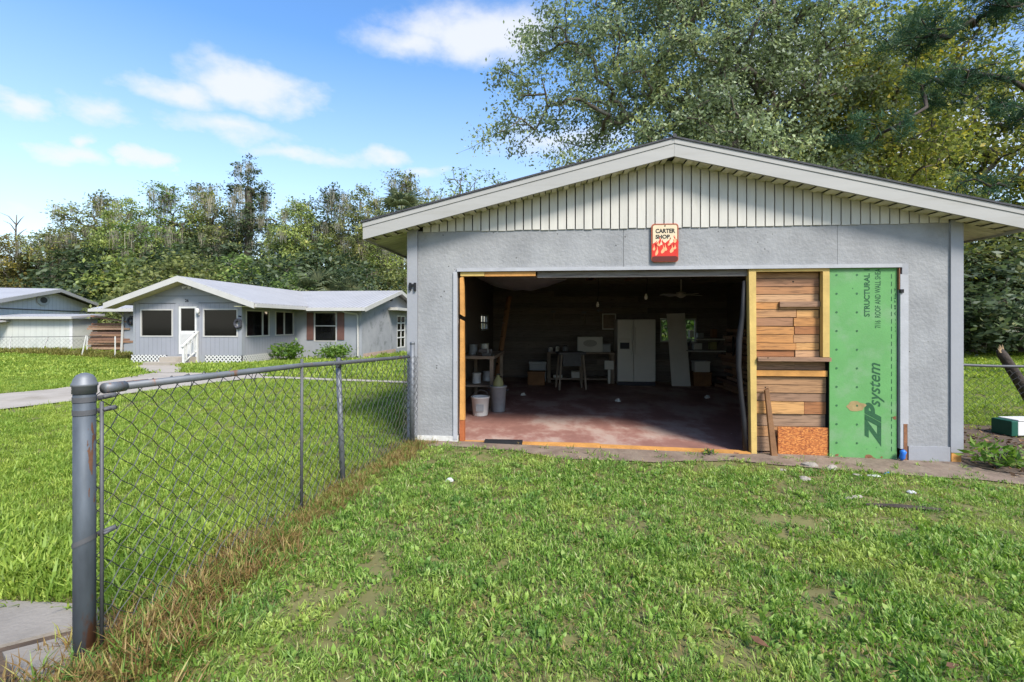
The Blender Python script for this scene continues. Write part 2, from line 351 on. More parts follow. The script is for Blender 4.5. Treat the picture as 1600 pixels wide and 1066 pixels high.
def leaf_mat(name, stops, trans=0.42, rough=0.5, patch=None, gloss=0.02, trans_gain=1.3, patch_scale=0.9, patch_lo=.48, patch_hi=.66, patch2=None):
    """foliage: colour from the per-leaf tint attribute, diffuse + translucent + a little gloss"""
    m = bpy.data.materials.new(name); m.use_nodes = True
    nt = m.node_tree; N = nt.nodes.new; L = nt.links.new
    nt.nodes.clear()
    o = N('ShaderNodeOutputMaterial')
    at = N('ShaderNodeAttribute'); at.attribute_name = 'tint'
    rp = N('ShaderNodeValToRGB')
    while len(rp.color_ramp.elements) < len(stops): rp.color_ramp.elements.new(.5)
    for i, (p, c) in enumerate(stops):
        rp.color_ramp.elements[i].position = p; rp.color_ramp.elements[i].color = (*c, 1)
    L(at.outputs['Fac'], rp.inputs[0])
    c = rp.outputs[0]
    if patch:
        ge = N('ShaderNodeNewGeometry')
        n = N('ShaderNodeTexNoise'); n.inputs['Scale'].default_value = patch_scale; n.inputs['Detail'].default_value = 4; L(ge.outputs['Position'], n.inputs[0])
        mr = N('ShaderNodeMapRange'); mr.interpolation_type = 'SMOOTHSTEP'; mr.inputs['From Min'].default_value = patch_lo; mr.inputs['From Max'].default_value = patch_hi
        mr.inputs['To Max'].default_value = .8; L(n.outputs[0], mr.inputs['Value'])
        x = N('ShaderNodeMix'); x.data_type = 'RGBA'; L(mr.outputs[0], x.inputs['Factor']); L(c, x.inputs['A'])
        oi = N('ShaderNodeHueSaturation'); oi.inputs['Color'].default_value = (*patch, 1)
        vv = N('ShaderNodeMapRange'); vv.inputs['To Min'].default_value = .6; vv.inputs['To Max'].default_value = 1.4; L(at.outputs['Fac'], vv.inputs['Value']); L(vv.outputs[0], oi.inputs['Value'])
        L(oi.outputs[0], x.inputs['B']); c = x.outputs['Result']
        if patch2:
            nb_ = N('ShaderNodeTexNoise'); nb_.inputs['Scale'].default_value = patch_scale * 2.3; nb_.inputs['Detail'].default_value = 5; L(ge.outputs['Position'], nb_.inputs[0])
            m3 = N('ShaderNodeMapRange'); m3.interpolation_type = 'SMOOTHSTEP'; m3.inputs['From Min'].default_value = .54; m3.inputs['From Max'].default_value = .68; m3.inputs['To Max'].default_value = .75; L(nb_.outputs[0], m3.inputs['Value'])
            x3 = N('ShaderNodeMix'); x3.data_type = 'RGBA'; L(m3.outputs[0], x3.inputs['Factor']); L(c, x3.inputs['A'])
            h3 = N('ShaderNodeHueSaturation'); h3.inputs['Color'].default_value = (*patch2, 1); L(vv.outputs[0], h3.inputs['Value']); L(h3.outputs[0], x3.inputs['B']); c = x3.outputs['Result']
    d = N('ShaderNodeBsdfDiffuse'); L(c, d.inputs[0])
    t = N('ShaderNodeBsdfTranslucent')
    hs = N('ShaderNodeHueSaturation'); hs.inputs['Saturation'].default_value = 1.1; hs.inputs['Value'].default_value = trans_gain; L(c, hs.inputs['Color']); L(hs.outputs[0], t.inputs[0])
    g = N('ShaderNodeBsdfGlossy'); g.inputs['Roughness'].default_value = rough; g.inputs['Color'].default_value = (.8, .85, .8, 1)
    m1 = N('ShaderNodeMixShader'); m1.inputs[0].default_value = trans; L(d.outputs[0], m1.inputs[1]); L(t.outputs[0], m1.inputs[2])
    m2 = N('ShaderNodeMixShader'); m2.inputs[0].default_value = gloss; L(m1.outputs[0], m2.inputs[1]); L(g.outputs[0], m2.inputs[2])
    L(m2.outputs[0], o.inputs[0]); MATS[name] = m
    return m
leaf_mat('leaf_oak', [(0, (0.101, 0.135, 0.064)), (.45, (0.219, 0.275, 0.128)), (.8, (0.347, 0.415, 0.194)), (1, (0.475, 0.498, 0.177))], gloss=.045, rough=.55)
leaf_mat('leaf_green', [(0, (0.083, 0.140, 0.040)), (.5, (0.196, 0.278, 0.073)), (.85, (0.329, 0.401, 0.100)), (1, (0.473, 0.452, 0.123))])
leaf_mat('leaf_light', [(0, (0.127, 0.171, 0.050)), (.5, (0.270, 0.334, 0.086)), (.85, (0.396, 0.441, 0.118)), (1, (0.505, 0.469, 0.144))])
leaf_mat('leaf_dark', [(0, (0.037, 0.060, 0.029)), (.5, (0.088, 0.124, 0.052)), (.9, (0.144, 0.185, 0.073)), (1, (0.220, 0.229, 0.097))], gloss=.03)
leaf_mat('leaf_olive', [(0, (0.088, 0.108, 0.038)), (.5, (0.201, 0.227, 0.073)), (.85, (0.321, 0.335, 0.103)), (1, (0.449, 0.390, 0.103))])
leaf_mat('leaf_yellow', [(0, (0.089, 0.119, 0.032)), (.45, (0.209, 0.244, 0.056)), (.8, (0.374, 0.362, 0.073)), (1, (0.567, 0.456, 0.082))])
leaf_mat('leaf_rust', [(0, (0.063, 0.071, 0.024)), (.4, (0.150, 0.149, 0.038)), (.75, (0.264, 0.219, 0.046)), (1, (0.344, 0.270, 0.054))])
leaf_mat('leaf_pine', [(0, (0.017, 0.048, 0.028)), (.5, (0.042, 0.098, 0.050)), (1, (0.098, 0.161, 0.070))], trans=.2)
leaf_mat('leaf_palm', [(0, (0.049, 0.070, 0.031)), (.5, (0.119, 0.147, 0.067)), (1, (0.266, 0.266, 0.126))], gloss=.05)
leaf_mat('leaf_shrub', [(0, (.050, .110, .018)), (.5, (.12, .22, .032)), (1, (.24, .32, .07))])
leaf_mat('moss_hair', [(0, (0.173, 0.165, 0.122)), (.5, (0.337, 0.315, 0.236)), (1, (0.488, 0.459, 0.358))], trans=.3, gloss=.0)
leaf_mat('grass_front', [(0, (.060, .120, .018)), (.35, (.155, .275, .042)), (.7, (.265, .40, .072)), (.93, (.39, .47, .14)), (1, (.52, .48, .26))], trans=.4, patch=(.34, .41, .09), patch_scale=1.5, patch_lo=.48, patch_hi=.68, patch2=(.105, .22, .045))
leaf_mat('grass_lawn', [(0, (.10, .165, .016)), (.4, (.205, .315, .045)), (.75, (.315, .42, .068)), (1, (.48, .50, .11))], trans=.4, patch=(.36, .43, .075), patch_scale=.8, patch_lo=.42, patch_hi=.7, patch2=(.17, .25, .04))
leaf_mat('grass_dry', [(0, (.13, .075, .03)), (.4, (.27, .17, .06)), (.7, (.42, .31, .13)), (.85, (.34, .33, .08)), (1, (.22, .28, .06))], trans=.35)

# ------------------------------------------------------------------ mesh helpers
class MB:
    def __init__(self):
        self.v = []; self.f = []
    def quad(self, a, b, c, d):
        n = len(self.v); self.v += [tuple(a), tuple(b), tuple(c), tuple(d)]; self.f.append((n, n + 1, n + 2, n + 3)); return self
    def box(self, x0, x1, y0, y1, z0, z1):
        return self.hexa([(x0, y0, z0), (x1, y0, z0), (x1, y1, z0), (x0, y1, z0), (x0, y0, z1), (x1, y0, z1), (x1, y1, z1), (x0, y1, z1)])
    def hexa(self, p):
        n = len(self.v); self.v += [tuple(q) for q in p]
        self.f += [tuple(n + i for i in q) for q in ((3, 2, 1, 0), (4, 5, 6, 7), (0, 1, 5, 4), (1, 2, 6, 5), (2, 3, 7, 6), (3, 0, 4, 7))]
        return self
    def prism(self, poly, off):
        """closed polygon of 3D points extruded by vector off"""
        n = len(self.v); k = len(poly); off = Vector(off)
        self.v += [tuple(p) for p in poly] + [tuple(Vector(p) + off) for p in poly]
        self.f.append(tuple(range(n + k - 1, n - 1, -1))); self.f.append(tuple(range(n + k, n + 2 * k)))
        for i in range(k):
            j = (i + 1) % k; self.f.append((n + i, n + j, n + k + j, n + k + i))
        return self
    def bar(self, a, b, w, h, up=(0, 0, 1)):
        a = Vector(a); b = Vector(b); d = (b - a).normalized(); up = Vector(up)
        s = d.cross(up)
        if s.length < 1e-4: s = d.cross(Vector((1, 0, 0)))
        s.normalize(); u = s.cross(d).normalized(); s *= w / 2; u *= h / 2
        return self.hexa([a - s - u, a + s - u, a + s + u, a - s + u, b - s - u, b + s - u, b + s + u, b - s + u])
    def tube(self, pts, rad, n=6, caps=True):
        pts = [Vector(p) for p in pts]
        if not hasattr(rad, '__len__'): rad = [rad] * len(pts)
        base = len(self.v); prev = None
        for i, p in enumerate(pts):
            d = (pts[min(i + 1, len(pts) - 1)] - pts[max(i - 1, 0)])
            if d.length < 1e-9: d = Vector((0, 0, 1))
            d.normalize()
            if prev is None:
                s = d.cross(Vector((0, 0, 1)));
                if s.length < 1e-3: s = d.cross(Vector((1, 0, 0)))
            else:
                s = prev - d * prev.dot(d)
                if s.length < 1e-6: s = d.cross(Vector((.3, .5, .8)))
            s.normalize(); prev = s; t = d.cross(s)
            for k in range(n):
                a = 2 * math.pi * k / n
                self.v.append(tuple(p + (s * math.cos(a) + t * math.sin(a)) * rad[i]))
        for i in range(len(pts) - 1):
            for k in range(n):
                k2 = (k + 1) % n
                self.f.append((base + i * n + k, base + i * n + k2, base + (i + 1) * n + k2, base + (i + 1) * n + k))
        if caps:
            self.f.append(tuple(base + k for k in range(n - 1, -1, -1)))
            e = base + (len(pts) - 1) * n
            self.f.append(tuple(e + k for k in range(n)))
        return self
    def lathe(self, prof, n=20, c=(0, 0, 0)):
        """profile [(r,z)...] turned round the vertical through c"""
        base = len(self.v)
        for (r, z) in prof:
            for k in range(n):
                a = 2 * math.pi * k / n
                self.v.append((c[0] + r * math.cos(a), c[1] + r * math.sin(a), c[2] + z))
        for i in range(len(prof) - 1):
            for k in range(n):
                k2 = (k + 1) % n
                self.f.append((base + i * n + k, base + i * n + k2, base + (i + 1) * n + k2, base + (i + 1) * n + k))
        self.f.append(tuple(base + k for k in range(n - 1, -1, -1)))
        e = base + (len(prof) - 1) * n
        self.f.append(tuple(e + k for k in range(n)))
        return self
    def build(self, name, mat, parent=None, smooth=False, bevel=0.0):
        me = bpy.data.meshes.new(name)
        me.from_pydata(self.v, [], self.f)
        me.update()
        if mat: me.materials.append(MATS[mat])
        if smooth:
            me.polygons.foreach_set('use_smooth', [True] * len(me.polygons))
        o = bpy.data.objects.new(name, me)
        COL.objects.link(o)
        if parent: o.parent = parent
        if bevel:
            b = o.modifiers.new('bevel', 'BEVEL'); b.width = bevel; b.segments = 2; b.limit_method = 'ANGLE'
        return o

def thing(name, label, cat, loc=(0, 0, 0), rz=0.0, group=None):
    o = bpy.data.objects.new(name, None); COL.objects.link(o)
    o.location = loc; o.rotation_euler = (0, 0, rz); o.empty_display_size = .2
    o['label'] = label; o['category'] = cat
    if group: o['group'] = group
    return o
def tag(o, label, cat, group=None):
    o['label'] = label; o['category'] = cat
    if group: o['group'] = group
    return o
def struct(o, kind='structure', label=None):
    o['kind'] = kind
    if label: o['label'] = label
    return o

def quads_mesh(name, co, tint, mat):
    """co: (N,4,3) quads; tint: (N,)"""
    n = len(co)
    me = bpy.data.meshes.new(name)
    me.vertices.add(4 * n); me.vertices.foreach_set('co', np.ascontiguousarray(co, dtype=np.float32).ravel())
    me.loops.add(4 * n); me.loops.foreach_set('vertex_index', np.arange(4 * n, dtype=np.int32))
    me.polygons.add(n); me.polygons.foreach_set('loop_start', np.arange(n, dtype=np.int32) * 4)
    me.polygons.foreach_set('loop_total', np.full(n, 4, dtype=np.int32))
    a = me.attributes.new('tint', 'FLOAT', 'POINT')
    a.data.foreach_set('value', np.repeat(np.clip(tint, 0, 1), 4).astype(np.float32))
    me.update(calc_edges=True)
    me.materials.append(MATS[mat])
    return me

def unit(v):
    return v / np.maximum(np.linalg.norm(v, axis=1, keepdims=True), 1e-9)

def leaf_quads(rng, pos, size, aspect=0.5, up=0.6, axis=None, out=None):
    """diamond leaves at pos (N,3)"""
    n = len(pos)
    nr = rng.normal(size=(n, 3)) * 0.7
    nr[:, 2] += up
    if out is not None: nr += out * .5
    nr = unit(nr)
    if axis is None: axis = rng.normal(size=(n, 3))
    ax = unit(axis - nr * np.sum(axis * nr, axis=1, keepdims=True))
    sd = np.cross(nr, ax)
    s = (size * rng.uniform(.5, 1.5, n))[:, None]
    co = np.stack([pos - ax * s * .5, pos + sd * s * .5 * aspect - nr * s * .06, pos + ax * s * .5, pos - sd * s * .5 * aspect - nr * s * .06], axis=1)
    return co

def text_mesh(body, shear=0.0, bold=0.0):
    cu = bpy.data.curves.new('text', 'FONT'); cu.body = body; cu.size = 1.0; cu.shear = shear; cu.offset = bold; cu.extrude = 0.0; cu.resolution_u = 4
    ob = bpy.data.objects.new('text', cu); COL.objects.link(ob)
    dg = bpy.context.evaluated_depsgraph_get()
    me = bpy.data.meshes.new_from_object(ob.evaluated_get(dg))
    bpy.data.objects.remove(ob)
    return me
def text_part(name, body, mat, parent, origin, right, up, w, h, shear=0.0, bold=0.0):
    """flat lettering scaled to w x h, its lower-left corner at origin"""
    me = text_mesh(body, shear, bold)
    co = np.empty(len(me.vertices) * 3, dtype=np.float32); me.vertices.foreach_get('co', co); co = co.reshape(-1, 3)
    mn = co.min(0); mx = co.max(0)
    p = (co - mn) / np.maximum(mx - mn, 1e-6)
    q = np.array(origin)[None] + p[:, :1] * w * np.array(right)[None] + p[:, 1:2] * h * np.array(up)[None]
    me.vertices.foreach_set('co', q.astype(np.float32).ravel()); me.update()
    me.materials.clear(); me.materials.append(MATS[mat])
    me.name = name
    o = bpy.data.objects.new(name, me); COL.objects.link(o); o.parent = parent
    if name == 'lettering': o['kind'] = 'stuff'
    return o

def sm(a, b, x):
    t = min(1.0, max(0.0, (x - a) / (b - a))); return t * t * (3 - 2 * t)

# ------------------------------------------------------------------ ground
def g(x, y):
    left = -0.0193 * min(max(0.0, y - 6.0), 26) * sm(-23, -16, x) * (1 - sm(-1.4, 0.5, x))
    right = -0.018 * min(max(0.0, x + 1.2), 8.5) * sm(1.5, 5.0, y)
    n = 0.02 * mnoise.noise(Vector((x * .7, y * .7, 3.1))) * (1 if abs(x) + y < 30 else 0)
    dx, dy = x + 1.289, y - 6.01; a = dx * .9958 - dy * .0917; t = dx * .0917 + dy * .9958
    sink = -.25 if (.3 < a < 6.1 and .3 < t < 6.9) else 0.0      # dug out under the garage slab
    return left + right + n + sink

def build_ground():
    def axis(lo, hi, fine_lo, fine_hi, fstep, n_out):
        f = list(np.arange(fine_lo, fine_hi + 1e-6, fstep))
        lo_s = list(-np.geomspace(1, abs(lo - fine_lo) + 1, n_out)[1:][::-1] + 1 + fine_lo)
        hi_s = list(np.geomspace(1, hi - fine_hi + 1, n_out)[1:] - 1 + fine_hi)
        return lo_s + f + hi_s
    xs = axis(-700, 700, -14, 12, .25, 26)
    ys = axis(-60, 1400, 0, 22, .25, 26)
    v = [(x, y, g(x, y)) for y in ys for x in xs]
    w = len(xs)
    f = [(j * w + i, j * w + i + 1, (j + 1) * w + i + 1, (j + 1) * w + i) for j in range(len(ys) - 1) for i in range(w - 1)]
    b = MB(); b.v = v; b.f = f
    m = M('ground_soil', (0.135, 0.125, 0.045), 0.95, var=0.3, vscale=1.3, bump=.5, bscale=14, stain=(0.17, 0.15, 0.06), stain_scale=.9, stain_lo=.45, stain_hi=.7)
    struct(b.build('ground', 'ground_soil', smooth=True), label='grassy ground of the yard')
build_ground()

def drape(poly, name, mat, lift, step=0.25, jag=0.0, seed=0.0):
    """a sheet over the ground inside a polygon, edges slightly uneven"""
    P = [Vector((p[0], p[1])) for p in poly]
    # densify the outline
    out = []
    for i in range(len(P)):
        a, b = P[i], P[(i + 1) % len(P)]; n = max(1, int((b - a).length / step))
        for k in range(n):
            q = a.lerp(b, k / n)
            if jag:
                q = q + Vector((mnoise.noise(Vector((q.x * 2.3, q.y * 2.3, seed))), mnoise.noise(Vector((q.x * 2.3, q.y * 2.3, seed + 7))))) * jag
            out.append(q)
    import bmesh
    bm = bmesh.new()
    vs_ = [bm.verts.new((q.x, q.y, 0)) for q in out]
    fc = bm.faces.new(vs_)
    bmesh.ops.triangulate(bm, faces=[fc])
    for it in range(5):
        es = [e for e in bm.edges if e.calc_length() > step * 2.2]
        if not es: break
        bmesh.ops.subdivide_edges(bm, edges=es, cuts=1)
        bmesh.ops.triangulate(bm, faces=[q for q in bm.faces if len(q.verts) > 3])
    for q in bm.verts: q.co.z = g(q.co.x, q.co.y) + lift
    bmesh.ops.recalc_face_normals(bm, faces=bm.faces)
    me = bpy.data.meshes.new(name); bm.to_mesh(me); bm.free()
    if len(me.polygons) and me.polygons[0].normal.z < 0: me.flip_normals()
    me.materials.append(MATS[mat])
    o = bpy.data.objects.new(name, me); COL.objects.link(o)
    return o, [(q.x, q.y) for q in out]

def inside(poly, x, y):
    c = False; j = len(poly) - 1
    for i in range(len(poly)):
        xi, yi = poly[i]; xj, yj = poly[j]
        if (yi > y) != (yj > y) and x < (xj - xi) * (y - yi) / (yj - yi) + xi: c = not c
        j = i
    return c

BARE = []          # polygons without grass
DRIVE = [(-22, 5.6), (-9.6, 7.2), (-8.75, 8.2), (-8.45, 9.3), (-8.0, 11.5), (-7.55, 13.7), (-7.2, 14.2), (-7.6, 15.3), (-9.6, 15.75), (-11.7, 15.9), (-11.0, 13.2), (-10.5, 11.2), (-11.2, 10.0), (-13.2, 9.2), (-22, 8.6)]
o, pl = drape(DRIVE, 'driveway', 'drive_concrete', 0.03, .4, .05, 1.0); struct(o, label='pale concrete drive curving up to the house'); BARE.append(pl)
PATH = [(-7.35, 14.0), (-6.2, 13.7), (-5.0, 13.25), (-3.6, 12.75), (-2.0, 12.3), (-0.9, 12.0), (-0.9, 12.45), (-2.0, 12.75), (-3.6, 13.2), (-5.0, 13.7), (-6.2, 14.15), (-7.3, 14.5)]
o, pl = drape(PATH, 'garden_path', 'drive_concrete', 0.034, .4, .05, 2.0); struct(o, label='narrow pale path across the lawn'); BARE.append(pl)
STEPWALK = [(-11.7, 15.95), (-10.9, 15.9), (-13.1, 19.35), (-14.9, 19.5), (-14.4, 18.1)]
o, pl = drape(STEPWALK, 'entrance_walk', 'drive_concrete', 0.034, .4, .04, 5.0); struct(o, label='concrete walk to the porch steps'); BARE.append(pl)
# sidewalk slabs in the near left corner
slabs = [[(-3.6, 2.03), (-2.50, 2.01), (-1.96, 2.345), (-2.1, 2.46), (-2.75, 2.52), (-3.6, 2.5)],
         [(-1.905, 2.285), (-2.20, 2.10), (-1.945, 1.93), (-1.60, 2.02), (-1.55, 2.28), (-1.72, 2.39)],
         [(-3.6, 1.2), (-1.8, 1.2), (-1.63, 1.96), (-1.96, 1.87), (-2.27, 2.09), (-2.49, 1.945), (-3.6, 1.965)]]
o, pl_ = drape([(-3.7, 1.1), (-1.75, 1.1), (-1.52, 1.95), (-1.50, 2.3), (-1.75, 2.42), (-2.1, 2.5), (-3.7, 2.56)], 'joint_soil', 'litter_soil', .008, .15, .03, 8.0); struct(o, label='dark soil in the joints of the near walk')
walk_root = bpy.data.objects.new('sidewalk', None); COL.objects.link(walk_root); struct(walk_root, label='cracked concrete walk in the near corner')
for i, s in enumerate(slabs):
    b = MB()
    P = []
    for k in range(len(s)):
        a = Vector(s[k]); c = Vector(s[(k + 1) % len(s)])
        for t in (0, .33, .66):
            q = a.lerp(c, t); q += Vector((mnoise.noise(Vector((q.x * 9, q.y * 9, i))), mnoise.noise(Vector((q.x * 9, q.y * 9, i + 5))))) * .012
            P.append((q.x, q.y, -.06 + i * .004))
    b.prism(P, (0, 0, .085))
    ob = b.build('slab', 'concrete', walk_root); BARE.append([(p[0], p[1]) for p in P])

# ------------------------------------------------------------------ garage
TH = math.atan(70 / 760.0)
CT, ST = math.cos(TH), math.sin(TH)
GL = Vector((-1.289, 6.01, 0))
def gw(a, t, z=0.0):      # garage-local -> world
    return Vector((GL.x + a * CT + t * ST, GL.y - a * ST + t * CT, z))
def base_z(a):            # the ground falls away along the front
    return 0.005 - 0.0175 * (a - 0.65)

soil, pl = drape([gw(0.02, .05)[:2], gw(0.02, -.18)[:2], gw(.5, -.26)[:2], gw(1.2, -.24)[:2], gw(2.0, -.52)[:2], gw(3.0, -.50)[:2], gw(3.7, -.30)[:2], gw(4.3, -.42)[:2], gw(4.9, -.55)[:2], gw(5.5, -.62)[:2], gw(6.2, -.72)[:2], gw(7.2, -.95)[:2], gw(8.3, -1.1)[:2], gw(8.3, 1.8)[:2], gw(6.4, 1.6)[:2], gw(6.4, .05)[:2]], 'bare_soil', 'dirt', 0.012, .12, .10, 3.0)
struct(soil, label='bare trodden soil along the front of the garage'); DIRT = pl
lit, pl = drape([gw(6.36, -.45)[:2], gw(7.3, -.62)[:2], gw(9.5, -.9)[:2], gw(9.6, 2.2)[:2], gw(6.36, 2.4)[:2]], 'litter_soil', 'litter_soil', 0.02, .15, .15, 4.0)
struct(lit, label='dark soil with leaf litter beside the garage'); LITTER = pl

gar = thing('garage', 'grey stuccoed garage with white gable, wide doorway half boarded with planks and green sheet', 'garage', GL, -TH)
GW, GD, DL, DR = 6.338, 7.15, 0.65, 5.67      # width, depth, doorway left and right
HB, WT = 2.10, 2.58                           # header bottom, wall top
# front wall
def pier(name, a0, a1, y0, y1, z0a, z0b, z1, mat):
    b = MB(); b.hexa([(a0, y0, z0a), (a1, y0, z0b), (a1, y1, z0b), (a0, y1, z0a), (a0, y0, z1), (a1, y0, z1), (a1, y1, z1), (a0, y1, z1)])
    return b.build(name, mat, gar)
pier('front_wall', 0.13, DL - .03, 0, .12, base_z(.13) + .05, base_z(.62) + .05, HB + .02, 'stucco')
pier('front_wall', DR + .10, GW - .10, 0, .12, base_z(5.75) + .05, base_z(6.2) + .05, HB + .02, 'stucco')
b = MB(); b.box(0.13, 2.62, 0, .12, HB + .02, WT); b.build('front_wall', 'stucco', gar)
b = MB(); b.box(2.624, 5.02, 0, .12, HB + .02, WT); b.build('front_wall', 'stucco', gar)
b = MB(); b.box(5.024, GW - .10, 0, .12, HB + .02, WT); b.build('front_wall', 'stucco', gar)
pier('corner_trim', 0, .127, -.022, .13, base_z(0) + .03, base_z(.12) + .03, WT + .03, 'grey_trim')
pier('corner_trim', GW - .13, GW, -.022, .13, base_z(6.2) + .10, base_z(6.34) + .10, WT + .02, 'grey_trim')
pier('base_board', DR + .10, GW - .135, -.02, .0, base_z(5.77) - .02, base_z(6.2) - .02, base_z(6.0) + .155, 'grey_trim')
pier('corner_foot', GW - .12, GW - .02, -.016, .1, base_z(6.3) - .02, base_z(6.3) - .02, base_z(6.3) + .10, 'lumber_orange')
pier('footing', 0.02, DL - .02, -.012, .14, base_z(0) - .10, base_z(.6) - .10, base_z(.3) + .055, 'footing')
pier('footing', DR - .1, GW - .01, -.008, .14, base_z(5.6) - .16, base_z(6.3) - .16, base_z(6) - .005, 'footing')
b = MB(); b.box(DL - .03, DR + .03, -.022, .02, HB - .022, HB + .018); b.build('header_trim', 'light_trim', gar)
pier('jamb_trim', DL - .075, DL - .028, -.018, .10, base_z(.6) + .02, base_z(.6) + .02, HB - .024, 'light_trim')
pier('jamb_trim', DR + .012, DR + .098, -.02, .10, base_z(5.7) + .40, base_z(5.7) + .40, HB - .10, 'light_trim')
pier('jamb_trim', DR + .033, DR + .098, -.018, .10, HB - .098, HB - .098, HB + .018, 'grey_trim')
pier('jamb_patch', DR + .045, DR + .082, -.024, .03, base_z(5.7) - .03, base_z(5.7) - .03, base_z(5.7) + .40, 'chip_brown')
pier('jamb_patch', DR + .012, DR + .042, -.021, .03, base_z(5.7) + .12, base_z(5.7) + .12, base_z(5.7) + .40, 'light_trim')
pier('jamb_edge', DR + .001, DR + .011, -.016, .05, 1.83, 1.83, HB - .024, 'chip_brown')
pier('hinge', DR + .005, DR + .04, -.035, -.01, 1.79, 1.79, 1.83, 'black_metal')
# side walls, back wall of planks on dark backing, with a window in each
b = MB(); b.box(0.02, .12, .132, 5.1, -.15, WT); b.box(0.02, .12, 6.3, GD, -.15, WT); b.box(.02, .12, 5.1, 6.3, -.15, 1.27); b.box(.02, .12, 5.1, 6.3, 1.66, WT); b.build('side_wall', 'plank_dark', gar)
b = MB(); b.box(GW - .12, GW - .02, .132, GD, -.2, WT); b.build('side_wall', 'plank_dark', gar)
WINX = (4.52, 5.45, .95, 1.57)
b = MB()
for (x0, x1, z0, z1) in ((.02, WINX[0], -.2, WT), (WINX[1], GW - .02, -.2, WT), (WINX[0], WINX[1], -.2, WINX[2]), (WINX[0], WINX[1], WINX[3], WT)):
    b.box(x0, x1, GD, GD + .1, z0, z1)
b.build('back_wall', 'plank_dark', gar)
z = -.1; k = 0
while z < 2.5:
    zt = min(z + .15, 2.55)
    cuts = [.13, .13 + rnd.uniform(1.2, 4.8), GW - .13]
    segs = []
    for c0, c1 in zip(cuts[:-1], cuts[1:]):
        if zt > WINX[2] and z < WINX[3]:
            for s0, s1 in ((c0, min(c1, WINX[0])), (max(c0, WINX[1]), c1)):
                if s1 - s0 > .05: segs.append((s0, s1))
        else: segs.append((c0, c1))
    for s0, s1 in segs:
        d = rnd.uniform(0, .012)
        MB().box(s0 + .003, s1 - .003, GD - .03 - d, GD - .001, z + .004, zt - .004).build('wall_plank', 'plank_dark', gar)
    z = zt
def window_frame(name, parent, x0, x1, y, z0, z1, mat='white_paint', glass='clear_glass', w=.04, th=.04, bars=(), axis='x'):
    b = MB()
    def bx(u0, u1, za, zb):
        if axis == 'x': b.box(u0, u1, y - th / 2, y + th / 2, za, zb)
        else: b.box(y - th / 2, y + th / 2, u0, u1, za, zb)
    bx(x0, x0 + w, z0, z1); bx(x1 - w, x1, z0, z1); bx(x0 + w, x1 - w, z1 - w, z1); bx(x0 + w, x1 - w, z0, z0 + w)
    for kind, p in bars:
        if kind == 'h': bx(x0 + w, x1 - w, p - w / 2, p + w / 2)
        else: bx(p - w / 2, p + w / 2, z0 + w + .001, z1 - w - .001)
    f = b.build(name, mat, parent)
    gl = MB()
    e = .003
    if axis == 'x': gl.box(x0 + w * .5, x1 - w * .5, y - e, y + e, z0 + w * .5, z1 - w * .5)
    else: gl.box(y - e, y + e, x0 + w * .5, x1 - w * .5, z0 + w * .5, z1 - w * .5)
    gl.build('pane', glass, f)
    return f
window_frame('window', gar, WINX[0] + .002, WINX[1] - .002, GD + .05, WINX[2] + .002, WINX[3] - .002)
window_frame('window', gar, 5.102, 6.298, .07, 1.272, 1.658, axis='y', bars=(('v', 5.7), ('h', 1.46)))
# floor slab
b = MB(); b.hexa([(.12, .10, base_z(.1) - .2), (GW - .12, .10, base_z(6.2) - .2), (GW - .12, GD, base_z(6.2) - .2), (.12, GD, base_z(.1) - .2), (.12, .10, base_z(.1) - .012), (GW - .12, .10, base_z(6.2) - .012), (GW - .12, GD, base_z(6.2) - .012), (.12, GD, base_z(.1) - .012)])
b.build('floor_slab', 'red_floor', gar)
pier('sill_board', DL + .04, 2.35, -.02, .098, base_z(DL) - .09, base_z(2.35) - .09, base_z(1.5) + .006, 'lumber_orange')
b = MB(); b.hexa([(2.355, -.024, base_z(2.35) - .09), (4.07, -.024, base_z(4.07) - .09), (4.07, .098, base_z(4.07) - .09), (2.355, .098, base_z(2.35) - .09), (2.355, -.024, base_z(2.35) + .01), (4.07, -.024, base_z(4.07) + .004), (4.07, .098, base_z(4.07) + .004), (2.355, .098, base_z(2.35) + .01)]); b.build('sill_board', 'lumber_orange', gar)
pier('sill_strip', .96, 1.42, -.028, .06, base_z(1) - .02, base_z(1.4) - .02, base_z(1.2) + .03, 'black_rubber')
# doorway lumber, left side and head
def lump_post(name, pts, w, h, mat):
    b = MB(); b.tube(pts, w, 4); return b.build(name, mat, gar)
pier('jamb_board', DL - .002, DL + .055, .015, .09, .0, .0, .26, 'lumber_red')
b = MB(); b.hexa([(DL, .01, .263), (DL + .058, .01, .263), (DL + .058, .085, .263), (DL, .085, .263), (DL + .004, .01, 1.50), (DL + .05, .01, 1.47), (DL + .05, .085, 1.47), (DL + .004, .085, 1.5)]); b.build('jamb_board', 'lumber_orange', gar)
b = MB(); b.hexa([(DL + .003, .014, 1.56), (DL + .055, .014, 1.53), (DL + .055, .085, 1.53), (DL + .003, .085, 1.56), (DL, .014, 2.0), (DL + .045, .014, 2.04), (DL + .045, .085, 2.04), (DL, .085, 2.0)]); b.build('jamb_board', 'lumber_orange', gar)
b = MB(); b.box(DL + .01, .955, .004, .09, 2.025, HB - .026); b.build('head_board', 'lumber_yellow', gar)
b = MB(); b.box(.958, 1.58, .006, .09, 2.02, HB - .026); b.build('head_board', 'lumber_orange', gar)
b = MB(); b.box(1.6, 4.05, .04, .10, 2.0, HB - .026); b.build('head_board', 'plank_dark', gar)
